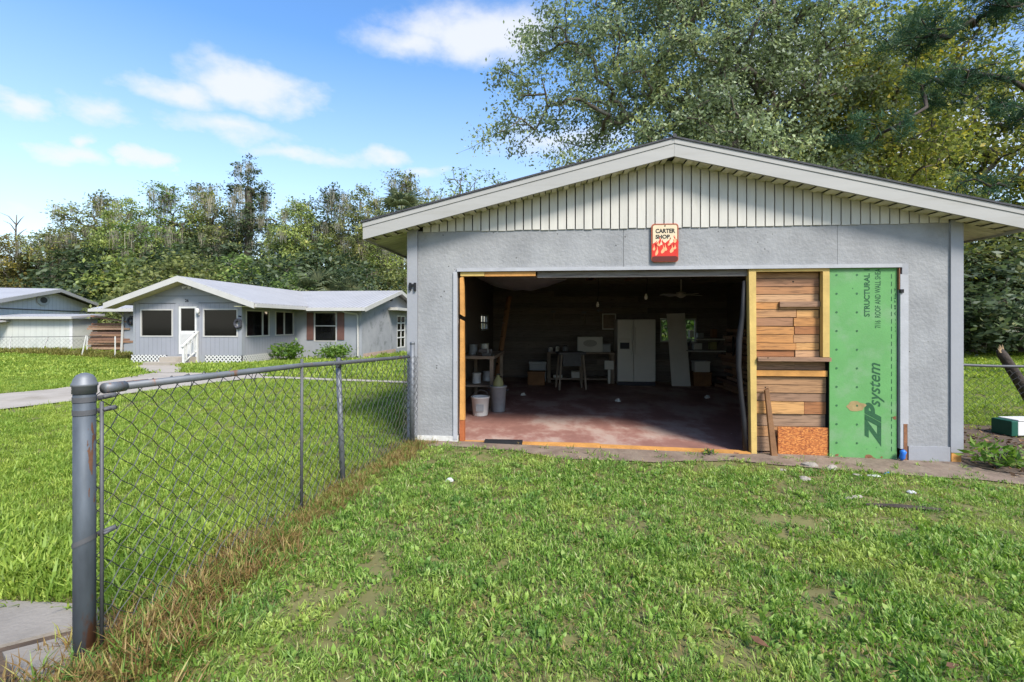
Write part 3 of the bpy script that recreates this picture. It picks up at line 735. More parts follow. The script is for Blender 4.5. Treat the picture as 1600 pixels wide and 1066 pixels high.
# infill: yellow stud, frame, planks, shelf, OSB patch
SX0, SX1, IX1 = 4.082, 4.142, 4.944
b = MB(); b.hexa([(SX0, .0, base_z(4.1) - .03), (SX1, .0, base_z(4.1) - .03), (SX1, .09, base_z(4.1) - .03), (SX0, .09, base_z(4.1) - .03), (SX0 - .03, .0, HB - .024), (SX1 - .01, .0, HB - .024), (SX1 - .01, .09, HB - .024), (SX0 - .03, .09, HB - .024)]); b.build('stud', 'lumber_yellow', gar)
b = MB(); b.box(SX1 - .005, IX1 - .004, .004, .07, 2.045, HB - .024); b.build('frame_rail', 'lumber_yellow', gar)
b = MB(); b.box(4.868, IX1 - .004, .002, .07, 1.06, 2.043); b.build('frame_stud', 'lumber_yellow', gar)
b = MB(); b.box(SX1, IX1 - .003, -.035, .07, 1.012, 1.055); b.build('shelf_board', 'plank_grey', gar)
b = MB(); b.box(SX0 + .02, DR, .14, .16, base_z(5) - .1, HB); b.build('infill_backing', 'joint_dark', gar)
rows = [(2.045, 1.978, 'plank_grey', None), (1.975, 1.88, 'plank_pallet', None), (1.878, 1.79, 'plank_pallet', None), (1.787, 1.697, 'plank_pallet', None), (1.695, 1.612, 'plank_pallet', 4.42),
        (1.609, 1.514, 'plank_pallet', 4.62), (1.512, 1.417, 'plank_pallet', 4.58), (1.414, 1.32, 'plank_pallet', 4.59), (1.317, 1.222, 'plank_pallet', 4.58), (1.219, 1.137, 'plank_pallet', 4.61), (1.134, 1.056, 'plank_pallet', 4.6),
        (1.01, .905, 'plank_grey', 4.60), (.825, .734, 'plank_grey', None), (.731, .637, 'plank_grey', None), (.634, .54, 'plank_grey', None), (.536, .393, 'plank_pallet', 4.70), (.39, .246, 'plank_grey', None), (.243, .124, 'plank_pallet', None), (.121, -.05, 'plank_grey', None)]
for (zt, zb, mt, split) in rows:
    xr = 4.866 if zb > 1.05 else IX1 - .004
    segs = [(SX1 - .01, xr)] if split is None else [(SX1 - .01, split - .004), (split + .004, xr)]
    for (a0, a1) in segs:
        d = rnd.uniform(0.074, .096); t = rnd.uniform(-.005, .005)
        b = MB(); b.hexa([(a0, d, zb), (a1, d, zb + t), (a1, .135, zb + t), (a0, .135, zb), (a0, d, zt - .004), (a1, d, zt - .004 + t), (a1, .135, zt - .004 + t), (a0, .135, zt - .004)])
        b.build('plank', mt, gar)
b = MB(); b.box(SX1, IX1 - .004, .045, .073, .833, .90); b.build('rail_board', 'lumber_orange', gar)
b = MB(); b.box(4.42, 4.865, .05, .073, 1.64, 1.70); b.build('plank_patch', 'plank_grey', gar)
def osb():
    m = bpy.data.materials.new('osb'); m.use_nodes = True
    nt = m.node_tree; N = nt.nodes.new; L = nt.links.new; b = nt.nodes['Principled BSDF']; b.inputs['Roughness'].default_value = .7
    tc = N('ShaderNodeTexCoord'); mp = N('ShaderNodeMapping'); mp.inputs['Rotation'].default_value = (0, .7, 0); mp.inputs['Scale'].default_value = (1, 1, 2.6); L(tc.outputs['Object'], mp.inputs[0])
    v = N('ShaderNodeTexVoronoi'); v.inputs['Scale'].default_value = 55; L(mp.outputs[0], v.inputs[0])
    rp = N('ShaderNodeValToRGB'); e = rp.color_ramp.elements; e[0].color = (.18, .045, .012, 1); e[1].color = (.62, .25, .06, 1); x = rp.color_ramp.elements.new(.5); x.color = (.42, .125, .025, 1)
    sp = N('ShaderNodeSeparateColor'); L(v.outputs['Color'], sp.inputs[0]); L(sp.outputs[0], rp.inputs[0]); L(rp.outputs[0], b.inputs['Base Color'])
    MATS['osb'] = m
osb()
b = MB(); b.box(4.39, IX1 - .004, .03, .05, -.10, .245); b.build('chipboard_patch', 'osb', gar)
# green sheathing sheet with its print
b = MB(); b.hexa([(IX1, .012, -.105), (DR - .006, .012, -.125), (DR - .006, .024, -.125), (IX1, .024, -.105), (IX1, .012, HB - .024), (DR - .002, .012, HB - .024), (DR - .002, .024, HB - .024), (IX1, .024, HB - .024)])
sheet = b.build('green_sheet', 'green_panel', gar)
PY = .0105
def vtext(name, body, a_base, z0, h, w, **k):
    return text_part(name, body, k.pop('mat', 'print_dark'), sheet, (a_base, PY, z0), (0, 0, 1), (-1, 0, 0), w, h, **k)
vtext('lettering', 'STRUCTURAL 1', 5.377, 1.523, .062, .54, bold=.03)
vtext('lettering', '7/16  ROOF AND WALL SHEA', 5.493, 1.392, .062, .675, bold=.012)
vtext('lettering', 'ZIP', 5.499, .048, .178, .50, shear=.45, bold=.055)
vtext('lettering', 'system', 5.532, .50, .155, .50, shear=.35, bold=.012)
text_part('lettering', '- - - -  A M 71 - T', 'print_dark', sheet, (5.655, PY, 1.35), (0, 0, 1), (-1, 0, 0), .5, .018, bold=.02)
b = MB(); zz = 0.0
while zz < 2.0:
    b.box(5.605, 5.612, PY - .0005, PY, zz, zz + .05); zz += .085
b.build('print_line', 'print_dark', sheet)['kind'] = 'stuff'
for k in range(10):
    for ax in (5.02, 5.24):
        b = MB(); zc = 2.0 - k * .213
        b.v = []; b.lathe([(.012, 0), (.012, .003)], 8); b.v = [(x + ax, .012 - zq, yq + zc) for (x, yq, zq) in b.v]
        b.build('screw', 'screw', sheet)
b = MB()
P = []
for k in range(22):
    a_ = 2 * math.pi * k / 22; rr = 1 + .35 * mnoise.noise(Vector((math.cos(a_) * 1.5, math.sin(a_) * 1.5, 2)))
    P.append((5.23 + .10 * rr * math.cos(a_), PY - .0006, .50 + .055 * rr * math.sin(a_)))
b.f.append(tuple(range(22))); b.v = P; b.build('mud_smear', 'mud_smear', sheet)
for (ac, zc, s) in ((5.36, -.075, .03), (5.42, -.09, .02), (5.02, -.06, .018), (5.5, -.07, .012), (5.64, .38, .02)):
    P = []; b = MB()
    for k in range(9):
        a_ = 2 * math.pi * k / 9; rr = rnd.uniform(.5, 1.2); P.append((min(ac + s * 1.6 * rr * math.cos(a_), 5.66), PY - .0005, zc + s * rr * math.sin(a_)))
    b.v = P; b.f = [tuple(range(9))]; b.build('chip', 'chip_brown', sheet)
# gable: backing, siding boards, soffit strips, fascia, roof
RX, RZ, SL, OV = 3.15, 3.336, .243, .25
def sof(a): return RZ - SL * abs(a - RX)
b = MB(); b.prism([(.03, .03, WT + .001), (GW - .03, .03, WT + .001), (RX, .03, sof(RX) + .1)], (0, .06, 0)); b.build('gable_backing', 'joint_dark', gar)
PITCH = .1035
i = 0; a = RX - 31 * PITCH + .05
while a < GW:
    a0, a1 = a, a + PITCH - .0135
    if a0 > .10 and a1 < GW - .08:
        z0, z1 = sof(a0) + .02, sof(a1) + .02
        if min(z0, z1) > WT + .03:
            d = rnd.uniform(0, .004); zb = WT - .008 + rnd.uniform(-.006, .004)
            yf = -.012 - d
            if a0 < RX < a1:
                b = MB(); b.prism([(a0, yf, zb), (a1, yf, zb), (a1, yf, z1), (RX, yf, sof(RX) + .02), (a0, yf, z0)], (0, .03, 0))
            else:
                b = MB(); b.hexa([(a0, yf, zb), (a1, yf, zb), (a1, .02, zb), (a0, .02, zb), (a0, yf, z0), (a1, yf, z1), (a1, .02, z1), (a0, .02, z0)])
            b.build('siding_board', 'siding_board', gar)
    a += PITCH
EX0, EX1 = -.47, GW + .47
n = 104; da = (EX1 - EX0) / n
for i in range(n):
    a0 = EX0 + i * da + .005; a1 = a0 + da - .010
    up = .018 if i % 2 else 0.0
    if a0 < RX < a1: continue
    z0, z1 = sof(a0) + up, sof(a1) + up
    MB().hexa([(a0, -OV + .012, z0), (a1, -OV + .012, z1), (a1, .0, z1), (a0, .0, z0), (a0, -OV + .012, z0 + .01), (a1, -OV + .012, z1 + .01), (a1, .0, z1 + .01), (a0, .0, z0 + .01)]).build('soffit_strip', 'soffit', gar)
b = MB()
for s in (0, 1):
    aa, bb = (EX0, RX) if s == 0 else (RX, EX1)
    b.hexa([(aa, -OV + .02, sof(aa) + .022), (bb, -OV + .02, sof(bb) + .022), (bb, .0, sof(bb) + .022), (aa, .0, sof(aa) + .022), (aa, -OV + .02, sof(aa) + .03), (bb, -OV + .02, sof(bb) + .03), (bb, .0, sof(bb) + .03), (aa, .0, sof(aa) + .03)])
b.build('soffit_backing', 'joint_dark', gar)
# eave soffits along the sides
for (s0, s1) in ((EX0 + .02, .02), (GW - .02, EX1 - .02)):
    zz = sof(EX0) + .0
    y = .004
    while y < 3.0:
        q0, q1 = sof(s0), sof(s1)
        MB().hexa([(s0, y, q0), (s1, y, q1), (s1, y + .092, q1), (s0, y + .092, q0), (s0, y, q0 + .01), (s1, y, q1 + .01), (s1, y + .092, q1 + .01), (s0, y + .092, q0 + .01)]).build('soffit_strip', 'soffit', gar); y += .1
b = MB(); b.box(EX0, EX0 + .02, -OV + .035, GD + .2, sof(EX0) - .02, sof(EX0) + .17); b.build('eave_fascia', 'fascia', gar)
b = MB(); b.box(EX1 - .02, EX1, -OV + .035, GD + .2, sof(EX1) - .02, sof(EX1) + .17); b.build('eave_fascia', 'fascia', gar)
FH = .19
for (aa, bb) in ((EX0, RX), (RX + .002, EX1)):
    for j, (h0, h1, yy) in enumerate(((-.008, .135, 0), (.137, FH, -.008))):      # main face and the lipped upper strip
        b = MB(); b.hexa([(aa, -OV + yy, sof(aa) + h0), (bb, -OV + yy, sof(bb) + h0), (bb, -OV + .03, sof(bb) + h0), (aa, -OV + .03, sof(aa) + h0), (aa, -OV + yy, sof(aa) + h1), (bb, -OV + yy, sof(bb) + h1), (bb, -OV + .03, sof(bb) + h1), (aa, -OV + .03, sof(aa) + h1)])
        b.build('fascia_board', 'fascia', gar)
for (aa, bb) in ((EX0 - .02, RX), (RX, EX1 + .02)):
    b = MB(); h0, h1 = FH + .004, FH + .024
    b.hexa([(aa, -OV - .02, sof(aa) + h0), (bb, -OV - .02, sof(bb) + h0), (bb, GD + .25, sof(bb) + h0), (aa, GD + .25, sof(aa) + h0), (aa, -OV - .02, sof(aa) + h1), (bb, -OV - .02, sof(bb) + h1), (bb, GD + .25, sof(bb) + h1), (aa, GD + .25, sof(aa) + h1)])
    b.build('roof', 'roof_dark', gar)
b = MB(); b.tube([(RX, -OV - .03, sof(RX) + FH + .025), (RX, GD + .26, sof(RX) + FH + .025)], .025, 6); b.build('ridge_cap', 'roof_dark', gar)
b = MB(); b.prism([(.03, GD + .02, WT + .001), (GW - .03, GD + .02, WT + .001), (RX, GD + .02, sof(RX) + .15)], (0, .06, 0)); b.build('back_gable', 'plank_dark', gar)
for k in range(9):
    y = .5 + k * .78
    MB().box(.13, GW - .13, y, y + .045, 2.40, 2.54).build('ceiling_joist', 'plank_dark', gar)
b = MB(); b.box(.13, GW - .13, .2, GD - .05, 2.545, 2.56); b.build('ceiling_deck', 'plank_dark', gar)
# small black bracket on the left corner
b = MB(); b.box(.03, .055, -.05, -.023, 1.855, 1.945); b.box(.09, .115, -.05, -.023, 1.845, 1.945); b.box(.056, .089, -.05, -.023, 1.905, 1.93); b.build('bracket', 'black_metal', gar)

# shop sign
sg = thing('shop_sign', 'rounded cream metal sign with red flames and stencilled words above the garage doorway', 'sign', gw(3.095, -.03, 2.165), -TH)
SW, SH = .308, .449
def rrect(w, h, r, x0=0, z0=0, n=5):
    P = []
    for (cx, cz, s) in ((w - r, r, -90), (w - r, h - r, 0), (r, h - r, 90), (r, r, 180)):
        for k in range(n + 1):
            a = R(s + 90 * k / n); P.append((x0 + cx + r * math.cos(a), z0 + cz + r * math.sin(a)))
    return P
def plate(name, poly, y, th, mat, parent):
    b = MB(); b.prism([(p[0], y, p[1]) for p in poly], (0, th, 0)); return b.build(name, mat, parent)
hw = SW / 2
plate('plate', [(x - hw, z) for x, z in rrect(SW, SH, .035)], -.004, .008, 'sign_rim', sg)
plate('border', [(x - hw + .008, z + .008) for x, z in rrect(SW - .016, SH - .016, .03)], -.0055, .001, 'sign_border', sg)
plate('cream_field', [(x - hw + .016, z + .15) for x, z in rrect(SW - .032, SH - .167, .024)], -.0066, .0009, 'sign_cream', sg)
plate('red_field', [(x - hw + .006, z + .06) for x, z in rrect(SW - .012, .14, .01)], -.0070, .0006, 'sign_red', sg)
plate('dark_field', [(x - hw + .006, z + .006) for x, z in rrect(SW - .012, .062, .028)], -.0074, .0006, 'sign_dark', sg)
plate('nail', [(x - .008, z + SH - .035) for x, z in rrect(.016, .016, .007)], -.009, .004, 'black_metal', sg)
def flame(cx, z0, h, w, lean, mat, y):
    L_, R_ = [], []
    for k in range(9):
        t = k / 8; ww = w * (1 - t) ** .8 * (1 + .25 * math.sin(t * 6)); x = cx + lean * t * t + .012 * math.sin(t * 7 + cx * 40)
        L_.append((x - ww / 2, z0 + h * t)); R_.append((x + ww / 2 + .0006, z0 + h * t))
    plate('flame', L_[:] + R_[::-1], y, .0006, mat, sg)
for j, (cx, h, ln) in enumerate(((-.115, .07, .01), (-.075, .115, .02), (-.015, .085, -.01), (.035, .10, .02), (.085, .085, .02), (.122, .135, -.01))):
    flame(cx, .18, h, .056, ln, 'sign_red', -.0072)
def drop(cx, z0, h, w, lean):
    L_, R_ = [], []
    for k in range(11):
        t = k / 10; ww = w * (math.sin(math.pi * min(t * 1.55, 1.0) ** .75) * .9 + .12) if t < .65 else w * .28 * (1 - (t - .65) / .36)
        x = cx + lean * math.sin(t * 2.4)
        L_.append((x - ww / 2, z0 + h * t)); R_.append((x + ww / 2 + .0005, z0 + h * t))
    plate('flame_drop', L_ + R_[::-1], -.0078, .0005, 'sign_flame', sg)
for (cx, z0, h, w, ln) in ((-.128, .135, .07, .026, .004), (-.105, .075, .12, .030, .018), (-.062, .185, .06, .034, -.016), (-.035, .10, .10, .040, .018), (.008, .13, .075, .036, -.004), (.042, .19, .055, .030, .01), (.066, .105, .10, .040, .018), (.105, .145, .06, .032, .01), (.11, .22, .085, .030, .008)):
    drop(cx, z0, h, w, ln)
text_part('lettering', 'CARTER', 'joint_dark', sg, (-.108, -.0085, .338), (1, 0, 0), (0, 0, 1), .225, .052, bold=.035)
text_part('lettering', 'SHOP.', 'joint_dark', sg, (-.108, -.0085, .272), (1, 0, 0), (0, 0, 1), .175, .048, bold=.035)

# leaning stick against the planks
b = MB(); st = tag(b.hexa([(-.03, -.045, 0), (.035, -.045, 0), (.035, .0, 0), (-.03, .0, 0), (-.075, .02, .74), (-.035, .02, .77), (-.035, .06, .77), (-.075, .06, .74)]).build('leaning_board', 'stick_wood'), 'short brown board leaning against the pallet planks', 'board')
st.location = gw(4.31, -.02, base_z(4.3) - .01); st.rotation_euler = (0, 0, -TH)
b = MB(); b.lathe([(.012, 0), (.03, .03), (.026, .07), (.034, .10), (.012, .12)], 9)
o = tag(b.build('plastic_wrap', 'blue_plastic', smooth=True), 'scrap of blue plastic at the foot of the green sheet', 'plastic scrap'); o.location = gw(DR + .005, -.05, base_z(5.7) + .0); o.rotation_euler = (.1, .1, 0)

# ---------------------------------------------------------------- inside the garage
def fz(a): return base_z(a) - .012
fr = thing('fridge', 'white side-by-side fridge standing against the back wall of the garage', 'fridge', gw(3.75, 6.1, fz(3.8)), -TH)
MB().box(-.45, .45, .06, .75, .04, 1.60).build('body', 'white_appliance', fr, bevel=.01)
MB().box(-.45, -.075, 0, .058, .10, 1.60).build('door', 'white_appliance', fr, bevel=.012)
MB().box(-.067, .45, 0, .058, .10, 1.60).build('door', 'white_appliance', fr, bevel=.012)
MB().box(-.45, .45, .02, .06, .0, .09).build('kick_plate', 'dark_mesh', fr)
d_ = MB().box(-.42, -.14, -.008, .0, .86, 1.15).build('dispenser', 'offwhite_board', fr); MB().box(-.39, -.17, -.012, -.008, .89, 1.04).build('dispenser_recess', 'dark_mesh', d_)
for x in (-.11, -.03): MB().box(x - .012, x + .012, -.05, -.0, .75, 1.42).build('handle', 'offwhite_board', fr, bevel=.006)
dp = thing('cabinet_door', 'tall white cabinet door leaning in front of the back window', 'door panel', gw(4.82, 6.25, fz(4.8)), -TH)
MB().hexa([(-.20, 0, .0), (.24, .0, .0), (.24, .03, .0), (-.20, .03, .0), (-.26, .30, 1.76), (.18, .30, 1.78), (.18, .33, 1.78), (-.26, .33, 1.76)]).build('panel', 'offwhite_board', dp)
MB().lathe([(.015, 0), (.02, .012), (.008, .02)], 10).build('knob', 'black_metal', dp).location = (.19, .12, .85)
sh = thing('shelf_unit', 'low wooden shelf bench along the back wall of the garage', 'shelf', gw(1.6, 6.2, fz(2)), -TH)
MB().box(0, 1.65, 0, .6, .72, .76).build('top', 'bench_wood', sh); MB().box(0, 1.65, .02, .58, .08, .12).build('shelf', 'bench_wood', sh)
for x in (0, .8, 1.56):
    for y in (.02, .52): MB().box(x, x + .08, y, y + .06, 0, .719 if x == .8 else .719).build('leg', 'bench_wood', sh)
MB().box(1.40, 1.62, -.02, 0, .35, .56).build('panel', 'offwhite_board', sh)
MB().box(1.48, 1.54, -.02, 0, .0, .345).build('brace', 'offwhite_board', sh)
mw = thing('white_box', 'pale flat box standing on the shelf bench beside the fridge', 'box', gw(2.35, 6.35, fz(2) + .76), -TH)
MB().box(0, .62, 0, .3, 0, .38).build('case', 'offwhite_board', mw, bevel=.01)
b = MB(); b.lathe([(.19, 0), (.19, .004)], 20); b.v = [(x * .9 + .31, -.001 - z_, y * .45 + .22) for x, y, z_ in b.v]; b.build('oval_mark', 'fascia', mw)
for i, (a, w, h, mt, lb) in enumerate(((1.68, .06, .12, 'white_paint', 'small white jar at the left end of the shelf bench'), (1.85, .05, .15, 'offwhite_board', 'slim pale jar second from the left on the shelf bench'), (2.05, .07, .14, 'grey_tank', 'grey tin just left of the pale flat box'), )):
    q = thing('jar', lb, 'jar', gw(a, 6.4, fz(2) + .76), -TH, 'jars on the shelf bench')
    MB().lathe([(w, 0), (w, h * .8), (w * .6, h * .88), (w * .6, h)], 12).build('body', mt, q, smooth=True); MB().lathe([(w * .65, h + .001), (w * .65, h + .02)], 12).build('lid', 'black_metal', q)
for i, (a, w, lb) in enumerate(((1.75, .22, 'pale flat carton at the left of the low shelf'), (2.2, .28, 'upright pale carton in the middle of the low shelf'))):
    q = tag(MB().box(0, w, 0, .2, 0, .06 + .1 * i).build('carton', 'offwhite_board', bevel=.004), lb, 'carton', 'cartons on the low shelf'); q.location = gw(a, 6.3, fz(2) + .12); q.rotation_euler = (0, 0, -TH)
wb = thing('workbench', 'wooden workbench with clutter along the left inside wall', 'workbench', gw(.16, 2.3, fz(.3)), -TH)
MB().box(0, .62, 0, 1.6, .84, .89).build('top', 'bench_wood', wb); MB().box(.02, .6, .05, 1.55, .36, .39).build('shelf', 'bench_wood', wb)
for x in (.02, .54):
    for y in (.04, 1.5): MB().box(x, x + .06, y, y + .06, 0, .839).build('leg', 'bench_wood', wb)
vz = thing('bench_vise', 'grey metal vise on the end of the workbench', 'vise', gw(.66, 2.36, fz(.3) + .89), -TH)
MB().box(-.10, .06, .0, .12, 0, .05).build('base', 'steel_dark', vz, bevel=.008); MB().box(-.16, -.02, .02, .10, .051, .12).build('jaw', 'steel_dark', vz, bevel=.01); MB().box(.02, .07, .02, .10, .051, .12).build('jaw', 'steel_dark', vz, bevel=.01); MB().tube([(.09, .06, .02), (.09, .06, -.12)], .008, 6).build('handle', 'steel', vz)
bk = thing('white_bucket', 'white plastic bucket with wire handle just inside the left jamb', 'bucket', gw(.63, 1.75, fz(.6)), 0)
MB().lathe([(.115, 0), (.118, .01), (.14, .27), (.148, .275), (.148, .30), (.138, .30), (.136, .28), (.112, .015)], 20).build('pail', 'white_paint', bk, smooth=True)
MB().box(-.06, .06, -.138, -.128, .08, .19).build('paper_label', 'grey_tank', bk)
MB().tube([(-.14, 0, .27), (-.08, -.05, .36), (.02, -.07, .41), (.10, -.05, .38), (.14, 0, .27)], .004, 5).build('handle', 'steel', bk)
tc_ = thing('trash_can', 'grey metal can with an olive jug on top beside the white bucket', 'can', gw(.87, 2.12, fz(.7)), 0)
MB().lathe([(.105, 0), (.11, .005), (.135, .40), (.145, .405), (.145, .425), (.13, .425), (.10, .05)], 20).build('drum', 'grey_tank', tc_, smooth=True)
for s in (-1, 1): MB().tube([(s * .13, -.03, .34), (s * .17, 0, .36), (s * .13, .03, .34)], .006, 5).build('handle', 'steel', tc_)
jg = thing('olive_jug', 'olive green jug lying in the mouth of the grey can', 'jug', gw(.87, 2.12, fz(.7) + .30), 0)
MB().lathe([(.07, 0), (.09, .08), (.085, .18), (.05, .25), (.03, .27), (.03, .30)], 14).build('body', 'olive_metal', jg, smooth=True); MB().lathe([(.035, .302), (.035, .32)], 10).build('cap', 'black_metal', jg)
# hung plastic sheet
def hung_sheet():
    b = MB(); nx, ny = 26, 12; n0 = 0
    for j in range(ny + 1):
        for i in range(nx + 1):
            u, v_ = i / nx, j / ny
            sag = .30 * math.sin(math.pi * u) * math.sin(math.pi * min(1, v_ * 1.1)) + .22 * u * (1 - v_)
            b.v.append((.25 + 1.75 * u, 2.2 + 2.2 * v_, 2.36 - sag * .8 + .04 * mnoise.noise(Vector((u * 7, v_ * 5, 1)))))
    for j in range(ny):
        for i in range(nx):
            p = j * (nx + 1) + i; b.f.append((p, p + 1, p + nx + 2, p + nx + 1))
    o = b.build('plastic_sheet', 'tarp', smooth=True); s = o.modifiers.new('thick', 'SOLIDIFY'); s.thickness = .004
    tag(o, 'grey plastic sheet sagging from the garage ceiling joists', 'plastic sheet'); o.location = GL; o.rotation_euler = (0, 0, -TH)
hung_sheet()
fan = thing('ceiling_fan', 'small pale ceiling fan hanging inside the garage', 'ceiling fan', gw(4.5, 4.9, 2.39), -TH)
MB().tube([(0, 0, 0), (0, 0, -.26)], .012, 6).build('rod', 'offwhite_board', fan); MB().lathe([(.03, -.40), (.10, -.36), (.10, -.28), (.03, -.26)], 16).build('motor', 'offwhite_board', fan, smooth=True)
for k in range(4):
    o = MB().hexa([(.08, -.05, -.34), (.50, -.065, -.35), (.50, .065, -.33), (.08, .05, -.32), (.08, -.05, -.332), (.5, -.065, -.342), (.5, .065, -.322), (.08, .05, -.312)]).build('blade', 'offwhite_board', fan); o.rotation_euler = (0, 0, k * math.pi / 2 + .4)
for k, (a, y, z_, lb) in enumerate(((2.95, 6.9, 1.75, 'pale hammer hanging on the back wall left of the fridge'), (2.55, 6.95, 1.70, 'thin wrench hanging on the back wall above the pale box'), (1.75, 6.95, 1.72, 'short tool hanging on the back wall above the jars'))):
    q = thing('hanging_tool', lb, 'tool', gw(a, y, z_), -TH, 'tools on the back wall')
    MB().tube([(0, 0, 0), (.02, 0, -.28)], .013, 6).build('handle', 'bench_wood', q); MB().box(-.07, .05, -.02, .02, .001, .05).build('head', 'steel', q)
# lumber stacked at the right wall: each board a thing
lr = random.Random(5)
for k in range(18):
    z_ = fz(5.7) + .02 + k * .078
    w = lr.uniform(.30, .55); y0 = lr.uniform(3.2, 3.9); L_ = lr.uniform(1.1, 1.9)
    o = MB().box(-w, 0, 0, L_, 0, .07).build('stacked_lumber', 'wood_stack')
    ordn = ['bottom', 'second', 'third', 'fourth', 'fifth', 'sixth', 'seventh', 'eighth', 'ninth', 'tenth', 'eleventh', 'twelfth', 'thirteenth', 'fourteenth', 'fifteenth', 'sixteenth', 'seventeenth', 'topmost'][k]
    tag(o, ('%s board in the lumber stack at the right inside wall' % ordn) if k in (0, 17) else '%s board from the bottom of the lumber stack at the right inside wall' % ordn, 'board', 'lumber stacked inside the garage')
    o.location = gw(GW - .16, y0 + .9, z_); o.rotation_euler = (0, 0, -TH + lr.uniform(-.05, .05))
for (a, z_, w, lb) in ((5.62, 1.02, .95, 'upper wall shelf right of the back window'), (5.62, .72, .95, 'lower wall shelf right of the back window')):
    q = thing('wall_shelf', lb, 'shelf', gw(a - .5, 6.8, z_), -TH, 'shelves on the back wall'); MB().box(0, w, 0, .3, 0, .03).build('board', 'offwhite_board', q)
    for x in (.1, .8): MB().bar((x, .02, -.001), (x, .29, -.16), .02, .02).build('bracket', 'steel_dark', q)
for (a, t, z_, w, h, mt, lb) in ((5.15, 6.3, 0, .42, .34, 'stick_wood', 'brown carton on the floor below the wall shelves'), (5.18, 6.34, .345, .36, .26, 'offwhite_board', 'pale carton stacked on the brown carton'), (1.15, 6.3, 0, .42, .5, 'grey_tank', 'grey bin in the left back corner'), (1.15, 5.6, 0, .40, .32, 'stick_wood', 'brown crate in front of the grey bin'), (2.95, 6.45, .77, .22, .2, 'grey_tank', 'grey toolbox on the shelf bench beside the fridge')):
    q = thing('storage_bin', lb, 'bin', gw(a, t, fz(a) + z_), -TH, 'bins and cartons at the back'); MB().box(0, w, 0, w * .8, 0, h * .86).build('body', mt, q, bevel=.008); MB().box(-.01, w + .01, -.01, w * .8 + .01, h * .865, h).build('lid', mt, q, bevel=.005)
q = thing('picture_frame', 'small pale frame on the back wall left of the fridge', 'frame', gw(3.02, 7.08, 1.28), -TH); MB().box(0, .03, -.02, 0, 0, .42).box(.33, .36, -.02, 0, 0, .42).box(.03, .33, -.02, 0, 0, .03).box(.03, .33, -.02, 0, .39, .42).build('rim', 'offwhite_board', q); MB().box(.03, .33, -.012, -.004, .03, .39).build('backing', 'bench_wood', q)
for (a, t, l, lb) in ((2.6, 3.4, .55, 'cord with bare bulb hanging left of the fan'), (3.35, 2.6, .45, 'short cord with bare bulb hanging near the doorway')):
    q = thing('hanging_bulb', lb, 'bulb', gw(a, t, 2.40), -TH, 'bulbs hanging in the garage'); MB().tube([(0, 0, 0), (.02, 0, -l * .5), (0, 0, -l)], .005, 5).build('cord', 'black_rubber', q); MB().lathe([(.012, -l - .10), (.03, -l - .075), (.028, -l - .05), (.014, -l - .01), (.014, -l)], 10).build('bulb', 'white_paint', q, smooth=True)
for k, (a, t, lb) in enumerate(((2.2, 1.4, 'first board laid on the joists behind the head of the doorway'), (2.45, 1.5, 'second board laid on the joists behind the head of the doorway'), (3.6, 1.6, 'board laid on the joists near the fan'))):
    o = tag(MB().box(0, .14, 0, 3.2, 0, .035).build('stored_board', 'wood_stack'), lb, 'board', 'boards stored on the joists'); o.location = gw(a, t, 2.36); o.rotation_euler = (0, 0, -TH + .1 * k - .1)
q = thing('garden_hose', 'dark coiled hose hanging on the lumber at the right wall', 'hose', gw(5.62, 5.0, .95), -TH + 1.2); b = MB()
P = [(.17 * math.cos(k * .45) * (1 + .004 * k), .012 * math.sin(k), .17 * math.sin(k * .45) * (1 + .004 * k)) for k in range(60)]
b.tube(P, .011, 6); b.build('coil', 'black_rubber', q, smooth=True); MB().tube([P[-1], (P[-1][0], 0, P[-1][2] - .3)], .011, 6).build('nozzle', 'steel', q)
for k, (a, t, z_, mt, lb) in enumerate(((.35, 2.7, .89, 'grey_tank', 'grey paint tin on the middle of the workbench'), (.5, 3.1, .89, 'offwhite_board', 'pale paint tin at the back of the workbench'), (.42, 2.65, .39, 'white_paint', 'white paint tin on the workbench shelf'), (.55, 3.0, .39, 'grey_tank', 'grey paint tin on the workbench shelf'))):
    q = thing('paint_tin', lb, 'tin', gw(a, t, fz(.3) + z_), 0, 'paint tins at the workbench'); MB().lathe([(.075, 0), (.078, .005), (.075, .01), (.075, .165), (.08, .17), (.08, .18)], 14).build('body', mt, q, smooth=True); MB().tube([(-.075, 0, .14), (-.05, -.06, .08), (.05, -.06, .08), (.075, 0, .14)], .003, 4).build('handle', 'steel', q)
for k, (a, z_, w, h, mt, lb) in enumerate(((5.2, 1.05, .10, .16, 'white_paint', 'white box at the left of the upper wall shelf'), (5.4, 1.05, .14, .10, 'grey_tank', 'low grey box on the upper wall shelf'), (5.75, 1.05, .12, .2, 'stick_wood', 'brown box at the right of the upper wall shelf'), (5.3, .75, .2, .14, 'offwhite_board', 'pale box at the left of the lower wall shelf'), (5.7, .75, .16, .18, 'olive_metal', 'olive box at the right of the lower wall shelf'))):
    o = tag(MB().box(0, w, 0, .16, 0, h).box(-.004, w + .004, -.004, .164, h + .001, h + .012).build('small_box', mt), lb, 'box', 'boxes on the wall shelves'); o.location = gw(a, 6.85, z_ + .031); o.rotation_euler = (0, 0, -TH)
ld = thing('step_ladder', 'brown wooden ladder leaning in the left back corner', 'ladder', gw(.45, 5.0, fz(.4)), -TH - 1.35)
for x in (-.2, .2): MB().bar((x, 0, 0), (x * .85, .32, 2.05), .03, .07, (0, 1, 0)).build('rail', 'stick_wood', ld)
for k in range(6): f_ = (k + .7) / 6.6; MB().bar((-.2 + .03 * f_, .32 * f_, 2.05 * f_), (.2 - .03 * f_, .32 * f_, 2.05 * f_), .07, .025).build('rung', 'stick_wood', ld)
